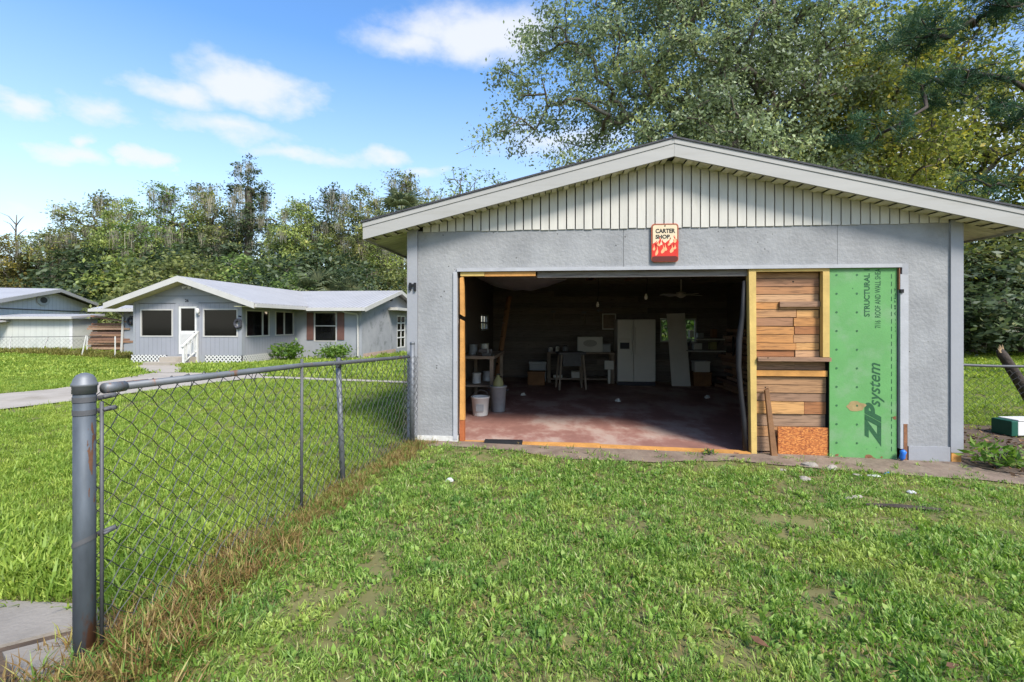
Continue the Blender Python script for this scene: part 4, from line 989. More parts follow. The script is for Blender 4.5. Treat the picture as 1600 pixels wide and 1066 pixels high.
sw = thing('saw_table', 'small dark saw table in front of the shelf bench', 'saw table', gw(2.15, 5.2, fz(2)), -TH + .15)
MB().box(-.3, .3, -.25, .25, .78, .83).build('top', 'steel_dark', sw); MB().box(-.2, .2, -.16, .16, .52, .779).build('cabinet', 'steel_dark', sw)
for x in (-.26, .22):
    for y in (-.22, .18): MB().bar((x + .02, y + .02, .779), (x * 1.25 + .02, y * 1.25 + .02, 0), .04, .04, (0, 1, 0)).build('leg', 'bench_wood', sw)
for k, (a, t, lb) in enumerate(((1.15, 4.0, 'pale scrap on the garage floor at the left'), (3.0, 3.6, 'pale scrap in the middle of the garage floor'), (4.9, 4.4, 'pale scrap on the garage floor before the leaning door'))):
    b = MB(); n = 12
    for (q, zz) in ((1, 0), (.8, .5), (.4, 1)):
        for j in range(n): b.v.append((.06 * q * math.cos(j * 6.283 / n) * rnd.uniform(.6, 1.3), .045 * q * math.sin(j * 6.283 / n) * rnd.uniform(.6, 1.3), .05 * zz * rnd.uniform(.6, 1.2)))
    b.f = [(r_ * n + j, r_ * n + (j + 1) % n, (r_ + 1) * n + (j + 1) % n, (r_ + 1) * n + j) for r_ in range(2) for j in range(n)] + [tuple(2 * n + j for j in range(n))]
    o = tag(b.build('scrap', 'offwhite_board'), lb, 'scrap', 'scraps on the garage floor'); o.location = gw(a, t, fz(a) + .001)
b = MB(); b.tube([(0, 0, 2.0), (-.01, .02, 1.6), (-.05, .02, 1.3), (-.055, .02, 1.0), (-.03, .02, .7), (0.0, .0, .35), (.01, 0, .02)], [.018, .03, .035, .03, .028, .03, .024], 8)
o = tag(b.build('rolled_tarp', 'black_rubber', smooth=True), 'black rolled tarp hanging along the yellow stud', 'tarp'); o.location = gw(4.02, .06, base_z(4)); o.rotation_euler = (0, 0, -TH)

# ------------------------------------------------------------------ front chain-link fence
FP = [Vector((-1.828, 2.08)), Vector((-1.615, 3.73)), Vector((-1.515, 4.37)), Vector((-1.235, 5.88))]
FZ = [1.165, 1.125, 1.095, 1.045]          # rail height along it
def fence_at(u):
    for i in range(3):
        l = (FP[i + 1] - FP[i]).length
        if u <= l or i == 2:
            t = u / l; p = FP[i].lerp(FP[i + 1], t); return p, FZ[i] + (FZ[i + 1] - FZ[i]) * t
        u -= l
FL = sum((FP[i + 1] - FP[i]).length for i in range(3))
def chain_mesh(L_, at, z0, pitch=.11, hh=.05, r=.0029, n=4, sides_top=True, offs=Vector((0, 0))):
    """zig-zag wires interlocked into diamonds, knuckled over the rail"""
    b = MB(); half = pitch / 2; cols = int(L_ / half)
    for c in range(cols):
        u0 = c * half
        pts = []; k = 0; p, zt = at(min(u0, L_)); top = zt + .035
        zz = z0
        while zz < top:
            u = u0 + (half if (k + c) % 2 == 0 else 0) + (.004 if k % 2 else -.004)
            p, _ = at(min(max(u, 0), L_))
            q = Vector((p.x + offs.x + (.004 if k % 2 else -.004), p.y + offs.y, zz + g(p.x, p.y) * .6)); q.x += .022 * mnoise.noise(Vector((u * 2, zz * 2, .3)))
            pts.append(q); zz += hh; k += 1
        if len(pts) > 2: b.tube(pts, r, n, caps=False)
    return b
fen = thing('chain_link_fence', 'galvanised chain-link fence running from the near post to the garage corner', 'fence', (FP[0].x, FP[0].y, 0))
off = Vector((FP[0].x, FP[0].y, 0))
def fpart(b, name, mat, parent=None, smooth=True):
    b.v = [tuple(Vector(p) - off) for p in b.v]; return b.build(name, mat, parent or fen, smooth=smooth)
b = MB(); b.lathe([(.039, -.12), (.039, 1.165)], 24, (FP[0].x, FP[0].y, 0)); post = fpart(b, 'terminal_post', 'steel_post')
b = MB(); b.lathe([(.0425, 1.15), (.0425, 1.18), (.046, 1.182), (.046, 1.192), (.042, 1.196), (.038, 1.212), (.028, 1.228), (.012, 1.236), (.002, 1.238)], 24, (FP[0].x, FP[0].y, 0)); fpart(b, 'post_cap', 'steel', post)
def wrap_patch(name, mat, a0, a1, z0, z1, thr, seed, rad=.0393):
    b = MB(); na, nz = 44, int((z1 - z0) / .004)
    for i in range(na):
        for j in range(nz):
            A0 = R(a0 + (a1 - a0) * i / na); A1 = R(a0 + (a1 - a0) * (i + 1) / na); Z0 = z0 + (z1 - z0) * j / nz; Z1 = z0 + (z1 - z0) * (j + 1) / nz
            e = 4 * min(i + .5, na - i - .5) / na * 1.2 * min(1, 5 * min(j + .5, nz - j - .5) / nz)
            n_ = mnoise.fractal(Vector((A0 * 2.6, Z0 * 11, seed)), .9, 2.1, 4)
            if n_ + .35 * min(1, e) - .35 < thr: continue
            b.quad(*[(FP[0].x + rad * math.cos(A), FP[0].y + rad * math.sin(A), Z) for A, Z in ((A0, Z0), (A1, Z0), (A1, Z1), (A0, Z1))])
    return fpart(b, name, mat, post)
M('zinc_pale', (0.30, 0.32, 0.34), 0.6, 0.3, var=.2, vscale=20)
M('zinc_dark', (0.075, 0.08, 0.085), 0.6, 0.3, var=.2, vscale=20)
wrap_patch('rust_stain', 'rust', -42, 30, .80, 1.04, .10, 1.0)['kind'] = 'stuff'
wrap_patch('rust_stain', 'rust', -30, 15, .68, .76, .06, 2.0)['kind'] = 'stuff'
fd = (FP[1] - FP[0]).normalized()
for (z_, tilt) in ((1.125, 0), (1.07, 0), (.52, .35)):
    b = MB(); P = []
    n = 24
    for k in range(n):
        a = 2 * math.pi * k / n; cx, sy = math.cos(a), math.sin(a)
        P.append((FP[0].x + .0415 * cx, FP[0].y + .0415 * sy, z_ + tilt * .05 * (cx * fd.x * 0 + cx)))
    bb = MB(); bb.v = [(p[0], p[1], p[2] - .011) for p in P] + [(p[0], p[1], p[2] + .011) for p in P]; bb.f = [(k, (k + 1) % n, n + (k + 1) % n, n + k) for k in range(n)]
    e0 = Vector((FP[0].x, FP[0].y, z_ + tilt * .05)) + Vector((.035, .025, 0)); bb.bar(e0, e0 + Vector((.055, .03, .012 + tilt * .02)), .012, .02); bb.tube([e0 + Vector((.04, -.015, .008)), e0 + Vector((.04, .05, .008))], .007, 6)
    fpart(bb, 'brace_band', 'steel_dark', post)
b = MB(); b.tube([(FP[i].x + (.05 if i == 0 else 0), FP[i].y + (.06 if i == 0 else 0), FZ[i]) for i in range(4)], .0185, 12); rail = fpart(b, 'top_rail', 'steel')
b = MB(); b.tube([(FP[0].x + .045, FP[0].y + .045, FZ[0]), (FP[0].x + .06, FP[0].y + .14, FZ[0] - .002)], .0235, 12); fpart(b, 'rail_cup', 'steel', rail)
b = MB(); p0, z0 = fence_at(.20); p1, z1 = fence_at(.31); b.tube([(p0.x, p0.y, z0), (p1.x, p1.y, z1)], .0188, 12); fpart(b, 'rust_patch', 'rust', rail)
b = MB(); b.tube([(FP[0].x + .050, FP[0].y + .028, .05), (FP[0].x + .050, FP[0].y + .028, 1.11)], .0075, 6); fpart(b, 'tension_bar', 'steel_dark')
b = MB(); b.tube([(FP[1].x, FP[1].y, -.1), (FP[1].x + .004, FP[1].y, FZ[1] + .05)], .012, 8); fpart(b, 'slim_post', 'steel_dark')
b = MB(); b.tube([(FP[2].x + .0, FP[2].y, -.1), (FP[2].x - .045, FP[2].y, FZ[2] - .02)], .024, 12); lp = fpart(b, 'line_post', 'steel')
b = MB(); b.lathe([(.026, FZ[2] - .045), (.027, FZ[2] - .03), (.024, FZ[2] + .028), (.014, FZ[2] + .045), (.003, FZ[2] + .048)], 14, (FP[2].x - .043, FP[2].y, 0)); fpart(b, 'loop_cap', 'steel_dark', lp)
b = MB(); b.tube([(FP[3].x + .03, FP[3].y - .02, -.1), (FP[3].x + .035, FP[3].y - .02, 1.20)], .03, 12); ep = fpart(b, 'end_post', 'steel')
b = MB(); b.lathe([(.032, 1.195), (.032, 1.215), (.02, 1.225)], 12, (FP[3].x + .035, FP[3].y - .02, 0)); fpart(b, 'post_cap', 'steel', ep)
for u in (.55, 1.05, 1.45, 2.1, 2.9, 3.4):
    p, z_ = fence_at(u); b = MB(); P = []
    for k in range(9):
        a = 2 * math.pi * k / 8; P.append((p.x + .021 * math.cos(a), p.y + .002 * k, z_ + .021 * math.sin(a)))
    P.append((p.x + .01, p.y + .02, z_ - .07)); b.tube(P, .002, 4); fpart(b, 'tie_wire', 'steel', rail)
b = chain_mesh(FL - .02, fence_at, .03); fpart(b, 'chain_link_mesh', 'wire', smooth=False)
# spare mesh wound round the end post
def coil(u):
    a = u / .085 + 1.0; rr = .075 + .012 * u
    return Vector((FP[3].x + .02 + rr * math.cos(a), FP[3].y - .05 + rr * .8 * math.sin(a))), 1.05
b = chain_mesh(.95, coil, .02, .09, .045, .0018, 3); fpart(b, 'mesh_roll', 'wire', smooth=False)

# ------------------------------------------------------------------ right-hand chain-link fence
RF0, RF1 = Vector((5.45, 7.75)), Vector((10.5, 6.75))
def rfence_at(u):
    t = u / (RF1 - RF0).length; p = RF0.lerp(RF1, t); return p, .80 + .04 * t + .02 * math.sin(u * 2.2)
rf = thing('chain_link_fence', 'weedy chain-link fence leading away right of the garage', 'fence', (RF0.x, RF0.y, -.1)); off = Vector((RF0.x, RF0.y, -.1))
RLn = (RF1 - RF0).length
def rpart(b, name, mat, smooth=True):
    b.v = [tuple(Vector(p) - off) for p in b.v]; return b.build(name, mat, rf, smooth=smooth)
pts = []
for k in range(25):
    p, z_ = rfence_at(RLn * k / 24); pts.append((p.x, p.y, z_))
rpart(MB().tube(pts, .021, 8), 'top_rail', 'steel_dark')
for u in (.15, 3.0, 5.0):
    p, z_ = rfence_at(u); rpart(MB().tube([(p.x, p.y, -.3), (p.x, p.y, z_ + .05)], .024, 10), 'line_post', 'steel_dark')
rpart(chain_mesh(RLn, rfence_at, -.12, .11, .05, .0034, 3), 'chain_link_mesh', 'wire', False)

# ------------------------------------------------------------------ the grey house
HO = Vector((-11.38, 20.5, 0))
def hw_(a, t, z=0.0): return Vector((HO.x + a * CT + t * ST, HO.y - a * ST + t * CT, z))
HZ = -.30
hs = thing('house', 'grey bungalow with screened gabled porch and pale metal roof beyond the lawn', 'house', HO, -TH)
def hpart(b, name, mat, parent=None, **k): return b.build(name, mat, parent or hs, **k)
def holes(b, x0, x1, z0, z1, y0, y1, ops, axis='x'):
    xs = sorted({x0, x1} | {o[0] for o in ops} | {o[1] for o in ops})
    for a, c in zip(xs[:-1], xs[1:]):
        cur = z0
        for o in sorted([o for o in ops if o[0] <= a + 1e-6 and o[1] >= c - 1e-6], key=lambda q: q[2]):
            if o[2] > cur: (b.box(a, c, y0, y1, cur, o[2]) if axis == 'x' else b.box(y0, y1, a, c, cur, o[2]))
            cur = o[3]
        if cur < z1: (b.box(a, c, y0, y1, cur, z1) if axis == 'x' else b.box(y0, y1, a, c, cur, z1))
    return b
PW = 4.93
W1 = (-4.62, -3.12, .86, 2.05); W2 = (-1.75, -.18, .86, 2.06); DO = (-2.86, -2.03, .12, 2.17)
S1 = (.25, 1.97, .85, 2.02); S2 = (2.43, 4.05, .85, 2.02)
hpart(holes(MB(), -PW, 0, .08, 2.28, 0, .1, [W1, W2, DO]), 'porch_wall', 'house_siding_front')
b = MB(); b.prism([(-PW, .0, 2.283), (0, .0, 2.283), (0, .0, 2.40), (-2.45, .0, 3.17), (-PW, .0, 2.40)], (0, .1, 0)); hpart(b, 'gable_wall', 'house_wall')
hpart(holes(MB(), .102, 4.2, .08, 2.4, -.1, 0, [S1, S2], 'y'), 'porch_side_wall', 'house_siding_side')
hpart(MB().box(-PW, -PW + .1, .102, 4.2, .08, 2.4), 'porch_side_wall', 'house_siding_side')
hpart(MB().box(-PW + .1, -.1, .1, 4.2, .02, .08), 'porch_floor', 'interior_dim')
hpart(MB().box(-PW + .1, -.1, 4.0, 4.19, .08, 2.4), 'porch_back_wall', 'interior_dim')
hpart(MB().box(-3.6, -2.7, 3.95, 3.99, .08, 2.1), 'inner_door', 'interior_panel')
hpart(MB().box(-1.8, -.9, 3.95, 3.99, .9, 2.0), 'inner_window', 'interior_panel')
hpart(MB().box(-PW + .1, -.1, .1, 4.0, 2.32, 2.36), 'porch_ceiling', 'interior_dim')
for (x0, x1) in ((-4.95, -4.85), (-.12, .02)): hpart(MB().box(x0, x1, -.018, -.001, .08, 2.40), 'corner_board', 'house_wall')
hpart(MB().box(.001, .018, -.018, .10, .08, 2.40), 'corner_board', 'house_wall')
for (x0, x1, z0, z1) in ((-4.70, -3.0, 2.29, 2.31), (-3.95, -.95, 2.60, 2.615), (-1.95, -.12, 2.30, 2.32)): hpart(MB().box(x0, x1, -.014, -.001, z0, z1), 'trim_strip', 'steel_dark')
def hwin(x0, x1, z0, z1, y, axis='x', bars=(), mat='house_fascia', w=.05):
    return window_frame('window', hs, x0 + .002, x1 - .002, y, z0 + .002, z1 - .002, mat, 'window_glass', w, .10, bars, axis)
hwin(*W1, .03); hwin(*W2, .03)
hwin(S1[0], S1[1], S1[2], S1[3], -.03, 'y', bars=(('v', 1.45),)); hwin(S2[0], S2[1], S2[2], S2[3], -.03, 'y', bars=(('v', 3.2),))
hpart(MB().box(-3.98, -3.93, .9, .94, .87, 1.52).box(-3.98, -3.2, .9, .94, 1.525, 1.57), 'inner_sash', 'white_paint'); hpart(MB().box(-1.2, -1.0, 2.2, 2.25, .6, 2.1), 'inner_post', 'interior_panel'); hpart(MB().box(-4.45, -4.2, 2.2, 2.25, .6, 2.1), 'inner_post', 'shutter')
# screen door with lattice panel
dr = hpart(holes(MB(), DO[0] + .01, DO[1] - .01, DO[2] + .01, DO[3] - .01, -.01, .05, [(DO[0] + .10, DO[1] - .09, 1.12, 2.08)]), 'door', 'white_paint')
b = MB(); b.box(DO[0] + .09, DO[1] - .08, .015, .022, 1.11, 2.09); b.build('pane', 'window_glass', dr)
def lattice(x0, x1, z0, z1, y, pitch, w, axis='x', mb=None):
    b = mb or MB()
    def P(u, z, d): return (u, y - d, z) if axis == 'x' else (y + d, u, z)
    H = z1 - z0; Wd = x1 - x0; k = -H
    while k < Wd:
        for s in (0, 1):
            # diagonal from (k, 0) to (k+H, H), clipped
            t0 = max(0, -k); t1 = min(H, Wd - k)
            if t1 - t0 > .02:
                p = (k + t0, t0), (k + t1, t1)
                if s: p = tuple((u, H - v) for u, v in p)
                A = Vector(P(x0 + p[0][0], z0 + p[0][1], .004 * s)); B = Vector(P(x0 + p[1][0], z0 + p[1][1], .004 * s))
                nrm = Vector((0, 1, 0)) if axis == 'x' else Vector((1, 0, 0))
                sd = (B - A).normalized().cross(nrm) * w / 2; n2 = nrm * .002
                b.hexa([A - sd - n2, A + sd - n2, A + sd + n2, A - sd + n2, B - sd - n2, B + sd - n2, B + sd + n2, B - sd + n2])
        k += pitch
    return b
b = MB(); b.box(DO[0] + .10, DO[1] - .10, -.0125, -.0105, .55, .98); b.build('door_backing', 'dark_mesh', dr)
lattice(DO[0] + .10, DO[1] - .10, .55, .98, -.016, .09, .035).build('door_lattice', 'white_paint', dr)
MB().box(DO[1] - .10, DO[1] - .075, -.05, -.012, 1.0, 1.06).build('handle', 'black_metal', dr)
hpart(MB().box(DO[0] - .07, DO[0], -.014, .0, .1, 2.24), 'door_casing', 'house_wall'); hpart(MB().box(DO[1], DO[1] + .07, -.014, .0, .1, 2.24), 'door_casing', 'house_wall')
text_part('house_number', '26', 'black_metal', hs, (-2.57, -.006, 2.345), (1, 0, 0), (0, 0, 1), .17, .13, bold=.03)
for (x0, x1) in ((-5.05, -3.4), (-1.65, -.03)):
    hpart(MB().box(x0 + .02, x1, .05, .06, HZ, .078), 'skirt_backing', 'dark_mesh')
    hpart(lattice(x0, x1, -.25, .078, .0, .17, .05), 'lattice', 'white_paint')
hpart(MB().box(-.06, -.05, .1, 4.2, HZ, .078), 'skirt_backing', 'dark_mesh')
hpart(lattice(.05, 4.15, -.27, .078, .0, .17, .05, 'y'), 'lattice', 'white_paint')
hpart(MB().box(-3.38, -1.67, .0, .1, HZ - .1, .078), 'stem_wall', 'house_wall')
# lamps seen through the panes
for (a, t, z_) in ((-.55, 2.75, 1.92),):
    hpart(MB().lathe([(.02, .10), (.14, .08), (.15, .03), (.09, -.03), (.01, -.05)], 14, (a, t, z_)), 'ceiling_lamp', 'lamp_glow', smooth=True)
# right wing and rear body
ww = (1.0, 2.18, .52, 2.0)
hpart(holes(MB(), .001, 3.48, HZ - .2, 2.25, 4.2, 4.3, [ww]), 'wing_wall', 'house_wall')
hwin(*ww, 4.23, bars=(('h', 1.31),), w=.045)
for (x0, x1) in ((.62, .97), (2.22, 2.58)): hpart(MB().box(x0, x1, 4.165, 4.199, .60, 1.98), 'shutter', 'shutter')
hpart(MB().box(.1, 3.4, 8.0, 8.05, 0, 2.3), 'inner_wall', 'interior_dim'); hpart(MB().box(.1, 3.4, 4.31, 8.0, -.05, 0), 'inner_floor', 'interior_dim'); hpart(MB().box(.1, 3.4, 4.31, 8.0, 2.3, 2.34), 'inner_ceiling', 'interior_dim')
hpart(MB().lathe([(.02, .12), (.16, .09), (.17, .02), (.10, -.03), (.01, -.05)], 14, (2.0, 5.1, 1.90)), 'ceiling_lamp', 'lamp_glow', smooth=True)
hpart(holes(MB(), 4.301, 14.2, HZ - .2, 2.25, 3.38, 3.48, [(9.6, 11.2, -.1, 1.92)], 'y'), 'end_wall', 'house_render')
b = MB(); b.prism([(3.38, 4.25, 2.253), (3.38, 14.15, 2.253), (3.38, 9.2, 3.25)], (.1, 0, 0)); hpart(b, 'end_gable', 'house_wall')
hpart(MB().box(3.40, 3.50, 4.4, 9.3, HZ - .15, HZ + .20), 'brick_base', 'brick_pink')
fd_ = window_frame('french_door', hs, 9.602, 11.198, 3.44, -.098, 1.918, 'white_paint', 'window_glass', .07, .1, (('v', 10.4), ('h', .55), ('h', 1.0), ('h', 1.45)), 'y')
b = MB(); b.prism([(3.48, 8.0, 2.20), (3.48, 12.2, 2.20), (3.48, 12.2, 2.36), (3.48, 8.0, 2.36)], (.6, 0, 0)); hpart(b, 'door_canopy', 'house_fascia')
hpart(MB().box(3.48, 3.60, 8.35, 8.5, 2.75, 2.90), 'vent', 'dark_mesh')
hpart(MB().box(-9.45, -PW - .001, 4.2, 4.3, HZ - .2, 2.2), 'rear_front_wall', 'house_wall'); hpart(MB().box(-9.45, -9.35, 4.3, 14.2, HZ - .2, 2.2), 'rear_side_wall', 'house_wall'); hpart(MB().box(-9.35, 3.38, 14.1, 14.2, HZ - .2, 2.2), 'rear_wall', 'house_wall')
# roofs
GC, GHS, GS = -2.445, 3.35, .336
GT = 3.387
def gz(a): return GT - GS * abs(a - GC)
for (a0, a1) in ((GC - GHS, GC), (GC, GC + GHS)):
    b = MB(); b.hexa([(a0, -.55, gz(a0) - .02), (a1, -.55, gz(a1) - .02), (a1, 9.2, gz(a1) - .02), (a0, 9.2, gz(a0) - .02), (a0, -.55, gz(a0) + .02), (a1, -.55, gz(a1) + .02), (a1, 9.2, gz(a1) + .02), (a0, 9.2, gz(a0) + .02)])
    hpart(b, 'roof', 'house_roof_side')
    b = MB(); b.hexa([(a0, -.58, gz(a0) - .21), (a1, -.58, gz(a1) - .21), (a1, -.551, gz(a1) - .21), (a0, -.551, gz(a0) - .21), (a0, -.58, gz(a0) + .03), (a1, -.58, gz(a1) + .03), (a1, -.551, gz(a1) + .03), (a0, -.551, gz(a0) + .03)])
    hpart(b, 'fascia_board', 'house_fascia')
    nn = 9
    for k in range(nn):
        c0 = a0 + (a1 - a0) * k / nn + .004; c1 = a0 + (a1 - a0) * (k + 1) / nn - .004
        b = MB(); b.hexa([(c0, -.549, gz(c0) - .20), (c1, -.549, gz(c1) - .20), (c1, -.001, gz(c1) - .20), (c0, -.001, gz(c0) - .20), (c0, -.549, gz(c0) - .19), (c1, -.549, gz(c1) - .19), (c1, -.001, gz(c1) - .19), (c0, -.001, gz(c0) - .19)])
        hpart(b, 'soffit_panel', 'house_soffit')
ER, RT = 2.20, 9.2
def mz(t): return 3.39 - (3.39 - ER) / (RT - 3.6) * abs(t - RT)
for (t0, t1) in ((3.6, RT), (RT, 2 * RT - 3.6)):
    b = MB(); x0, x1 = -10.7, 3.9
    b.hexa([(x0, t0, mz(t0) - .02), (x1, t0, mz(t0) - .02), (x1, t1, mz(t1) - .02), (x0, t1, mz(t1) - .02), (x0, t0, mz(t0) + .02), (x1, t0, mz(t0) + .02), (x1, t1, mz(t1) + .02), (x0, t1, mz(t1) + .02)])
    hpart(b, 'roof', 'house_roof_front')
    b = MB(); b.hexa([(x1, t0, mz(t0) - .19), (x1 + .03, t0, mz(t0) - .19), (x1 + .03, t1, mz(t1) - .19), (x1, t1, mz(t1) - .19), (x1, t0, mz(t0) + .03), (x1 + .03, t0, mz(t0) + .03), (x1 + .03, t1, mz(t1) + .03), (x1, t1, mz(t1) + .03)]); hpart(b, 'fascia_board', 'house_fascia')
hpart(MB().box(.95, 3.93, 3.48, 3.59, ER - .15, ER + .0), 'gutter', 'house_fascia')
hpart(MB().box(.86, .96, -.5, 3.47, 2.10, 2.24), 'gutter', 'house_fascia')
hpart(MB().box(-10.75, -5.85, 3.48, 3.59, ER - .16, ER - .01), 'gutter', 'house_fascia')
hpart(MB().box(.03, 3.88, 3.6, 4.199, ER - .10, ER - .08), 'eave_soffit', 'house_soffit')
hpart(MB().box(.0, .85, -.5, 4.19, 2.13, 2.15), 'eave_soffit', 'house_soffit')
hpart(MB().tube([(2.72, 3.55, 2.06), (2.85, 3.75, 1.98), (3.25, 4.12, 1.90), (3.30, 4.14, 1.8), (3.30, 4.14, HZ + .1)], .045, 6), 'downspout', 'house_fascia')
hpart(MB().tube([(-9.3, 3.55, 2.06), (-9.35, 4.0, 1.9), (-9.4, 4.12, 1.75), (-9.5, 4.12, -.1), (-9.75, 4.1, -.2)], .055, 6), 'downspout', 'house_fascia')
# flood light at the gable peak
fl_ = hpart(MB().box(-2.46, -2.40, -.05, -.001, 2.98, 3.04), 'flood_light', 'house_fascia')
for s in (-1, 1): MB().tube([(-2.43 + s * .04, -.05, 3.0), (-2.43 + s * .16, -.14, 2.94)], [.03, .065], 10).build('lamp_head', 'white_paint', fl_)
wl = hpart(MB().box(-1.95, -1.88, -.05, -.016, 1.78, 1.86), 'wall_lantern', 'house_fascia'); MB().lathe([(.05, 1.86), (.075, 1.92), (.075, 2.02), (.03, 2.08)], 10, (-1.915, -.11, 0)).build('lamp_glass', 'white_paint', wl)
for (a, t, z_) in ((-.03, -.02, 1.72), (-4.95, -.02, 1.72)):
    hpart(MB().bar((a, t, z_), (a, t - .16, z_ + .02), .02, .05), 'plant_bracket', 'black_metal')
# steps with white railing
stp = thing('porch_steps', 'two concrete steps in front of the screen door', 'steps', hw_(-2.6, 0, HZ), -TH)
MB().box(-1.05, .65, -.95, -.505, -.1, .14).build('step', 'drive_concrete', stp); MB().box(-.72, .65, -.50, -.02, -.1, .33).build('step', 'drive_concrete', stp)
rl = thing('step_railing', 'white wooden railing beside the porch steps', 'railing', hw_(-1.95, 0, HZ), -TH)
MB().box(-.05, .03, -.86, -.78, -.05, .82).build('post', 'white_paint', rl); MB().box(-.05, .03, -.13, -.05, -.05, 1.42).build('post', 'white_paint', rl)
MB().bar((-.01, -.92, .78), (-.01, -.02, 1.40), .09, .045).build('handrail', 'white_paint', rl); MB().bar((-.01, -.8, .16), (-.01, -.1, .58), .04, .04).build('lower_rail', 'white_paint', rl)
for k in range(3):
    f_ = (k + .5) / 3; y_ = -.78 + .65 * f_; MB().box(-.03, .01, y_ - .018, y_ + .018, .20 + .40 * f_, .84 + .47 * f_).build('baluster', 'white_paint', rl)
for (a, t, z_, lb) in ((-.12, -.09, 1.42, 'small dark wreath at the right corner of the porch'), (-9.0, 4.12, 1.55, 'small dark wreath on the recessed wall left of the porch')):
    b = MB()
    for k in range(16):
        a0 = 2 * math.pi * k / 16; a1 = 2 * math.pi * (k + 1) / 16
        b.tube([(.14 * math.cos(a0), 0, .17 * math.sin(a0)), (.14 * math.cos(a1), 0, .17 * math.sin(a1))], .045 + .01 * (k % 3), 5)
    o = tag(b.build('wreath', 'dark_mesh'), lb, 'wreath'); o.location = hw_(a, t, z_); o.rotation_euler = (0, 0, -TH)

# ------------------------------------------------------------------ neighbour's building, shed, wood stacks
nd = math.atan2(.954, -.3)            # direction of its gable wall, receding
NB = Vector((-29.3, 31.0, 0))
nb = thing('neighbour_building', 'light grey building with low gable and oval louvre at the far left', 'building', (NB.x, NB.y, -.05), nd)
# local x runs along the wall (away from the viewer), the building lies on the +y side (towards the left)
b = MB(); b.prism([(-5.6, 0, 0), (5.6, 0, 0), (5.6, 0, 2.6), (0, 0, 3.5), (-5.6, 0, 2.6)], (0, .15, 0)); b.build('gable_wall', 'neighbour_siding', nb)
MB().box(-5.6, 5.6, 11, 11.15, 0, 2.5).build('rear_wall', 'neighbour_siding', nb); MB().box(-5.6, -5.45, .151, 10.99, 0, 2.55).build('side_wall', 'neighbour_siding', nb); MB().box(5.45, 5.6, .151, 10.99, 0, 2.55).build('side_wall', 'neighbour_siding', nb)
def nz_(x): return 3.66 - .163 * abs(x)
for (x0, x1) in ((-6.1, 0), (0, 6.1)):
    MB().hexa([(x0, -.45, nz_(x0)), (x1, -.45, nz_(x1)), (x1, 11.4, nz_(x1)), (x0, 11.4, nz_(x0)), (x0, -.45, nz_(x0) + .04), (x1, -.45, nz_(x1) + .04), (x1, 11.4, nz_(x1) + .04), (x0, 11.4, nz_(x0) + .04)]).build('roof', 'house_roof_front', nb)
    MB().hexa([(x0, -.48, nz_(x0) - .18), (x1, -.48, nz_(x1) - .18), (x1, -.451, nz_(x1) - .18), (x0, -.451, nz_(x0) - .18), (x0, -.48, nz_(x0) + .03), (x1, -.48, nz_(x1) + .03), (x1, -.451, nz_(x1) + .03), (x0, -.451, nz_(x0) + .03)]).build('fascia_board', 'house_fascia', nb)
MB().box(-5.6, 5.6, -.03, -.001, 2.28, 2.33).build('trim_band', 'steel_dark', nb)
b = MB(); b.lathe([(.30, 0), (.52, .02), (.55, .06), (.30, .06)], 24); b.v = [(x * 1.2 - 1.0, -z - .002, y * .62 + 2.92) for x, y, z in b.v]; lv = b.build('louvre', 'white_paint', nb)
b = MB(); b.lathe([(.30, .062), (.30, .07)], 20); b.v = [(x * 1.2 - 1.0, -z - .002, y * .62 + 2.92) for x, y, z in b.v]; b.build('louvre_slats', 'interior_dim', lv)
window_frame('window', nb, 4.3, 5.1, -.06, 1.0, 1.9, 'white_paint', 'window_glass', .07, .1)
shd = thing('shed', 'low pale green shed with flat roof in front of the neighbour building', 'shed', (-26.6, 25.0, -.05), 0)
MB().box(0, 4.0, 0, .1, 0, 1.72).build('front_wall', 'shed_siding', shd); MB().box(3.9, 4.0, .101, 1.5, 0, 1.72).build('side_wall', 'shed_siding', shd); MB().box(0, .1, .101, 1.5, 0, 1.72).build('side_wall', 'shed_siding', shd); MB().box(.1, 3.9, 1.4, 1.5, 0, 1.72).build('rear_wall', 'shed_siding', shd)
MB().hexa([(-.3, -.3, 1.74), (4.25, -.3, 1.74), (4.25, 1.7, 1.90), (-.3, 1.7, 1.90), (-.3, -.3, 1.84), (4.25, -.3, 1.84), (4.25, 1.7, 2.0), (-.3, 1.7, 2.0)]).build('roof', 'house_roof_front', shd)
MB().box(-.3, 4.25, -.335, -.301, 1.71, 1.83).build('gutter', 'house_fascia', shd)
MB().box(3.86, 4.02, -.016, -.001, 0, 1.71).build('corner_board', 'white_paint', shd)
MB().hexa([(-.3, -.8, 1.52), (.85, -.8, 1.52), (.85, -.001, 1.58), (-.3, -.001, 1.58), (-.3, -.8, 1.57), (.85, -.8, 1.57), (.85, -.001, 1.66), (-.3, -.001, 1.66)]).build('awning', 'house_fascia', shd)
lr = random.Random(11)
wn = 0
for (x, w, lo, hi, lab) in ((-22.2, 2.2, .62, 1.35, 'upper'), (-22.3, 3.1, -.05, .58, 'lower')):
    z_ = lo; k = 0
    while z_ < hi:
        hh = lr.uniform(.10, .17); y_ = 25.6 + lr.uniform(-.1, .1)
        o = MB().box(0, w + lr.uniform(-.15, .25), 0, .9, 0, hh - .015).build('timber', 'wood_stack')
        nth = ['first', 'second', 'third', 'fourth', 'fifth', 'sixth', 'seventh', 'eighth', 'ninth'][k]
        tag(o, 'weathered timber, %s from the bottom of the %s pile beside the shed' % (nth, lab), 'timber', 'timber piles beside the shed')
        o.location = (x + lr.uniform(-.1, .1), y_, z_); o.rotation_euler = (0, 0, lr.uniform(-.03, .03)); z_ += hh; k += 1
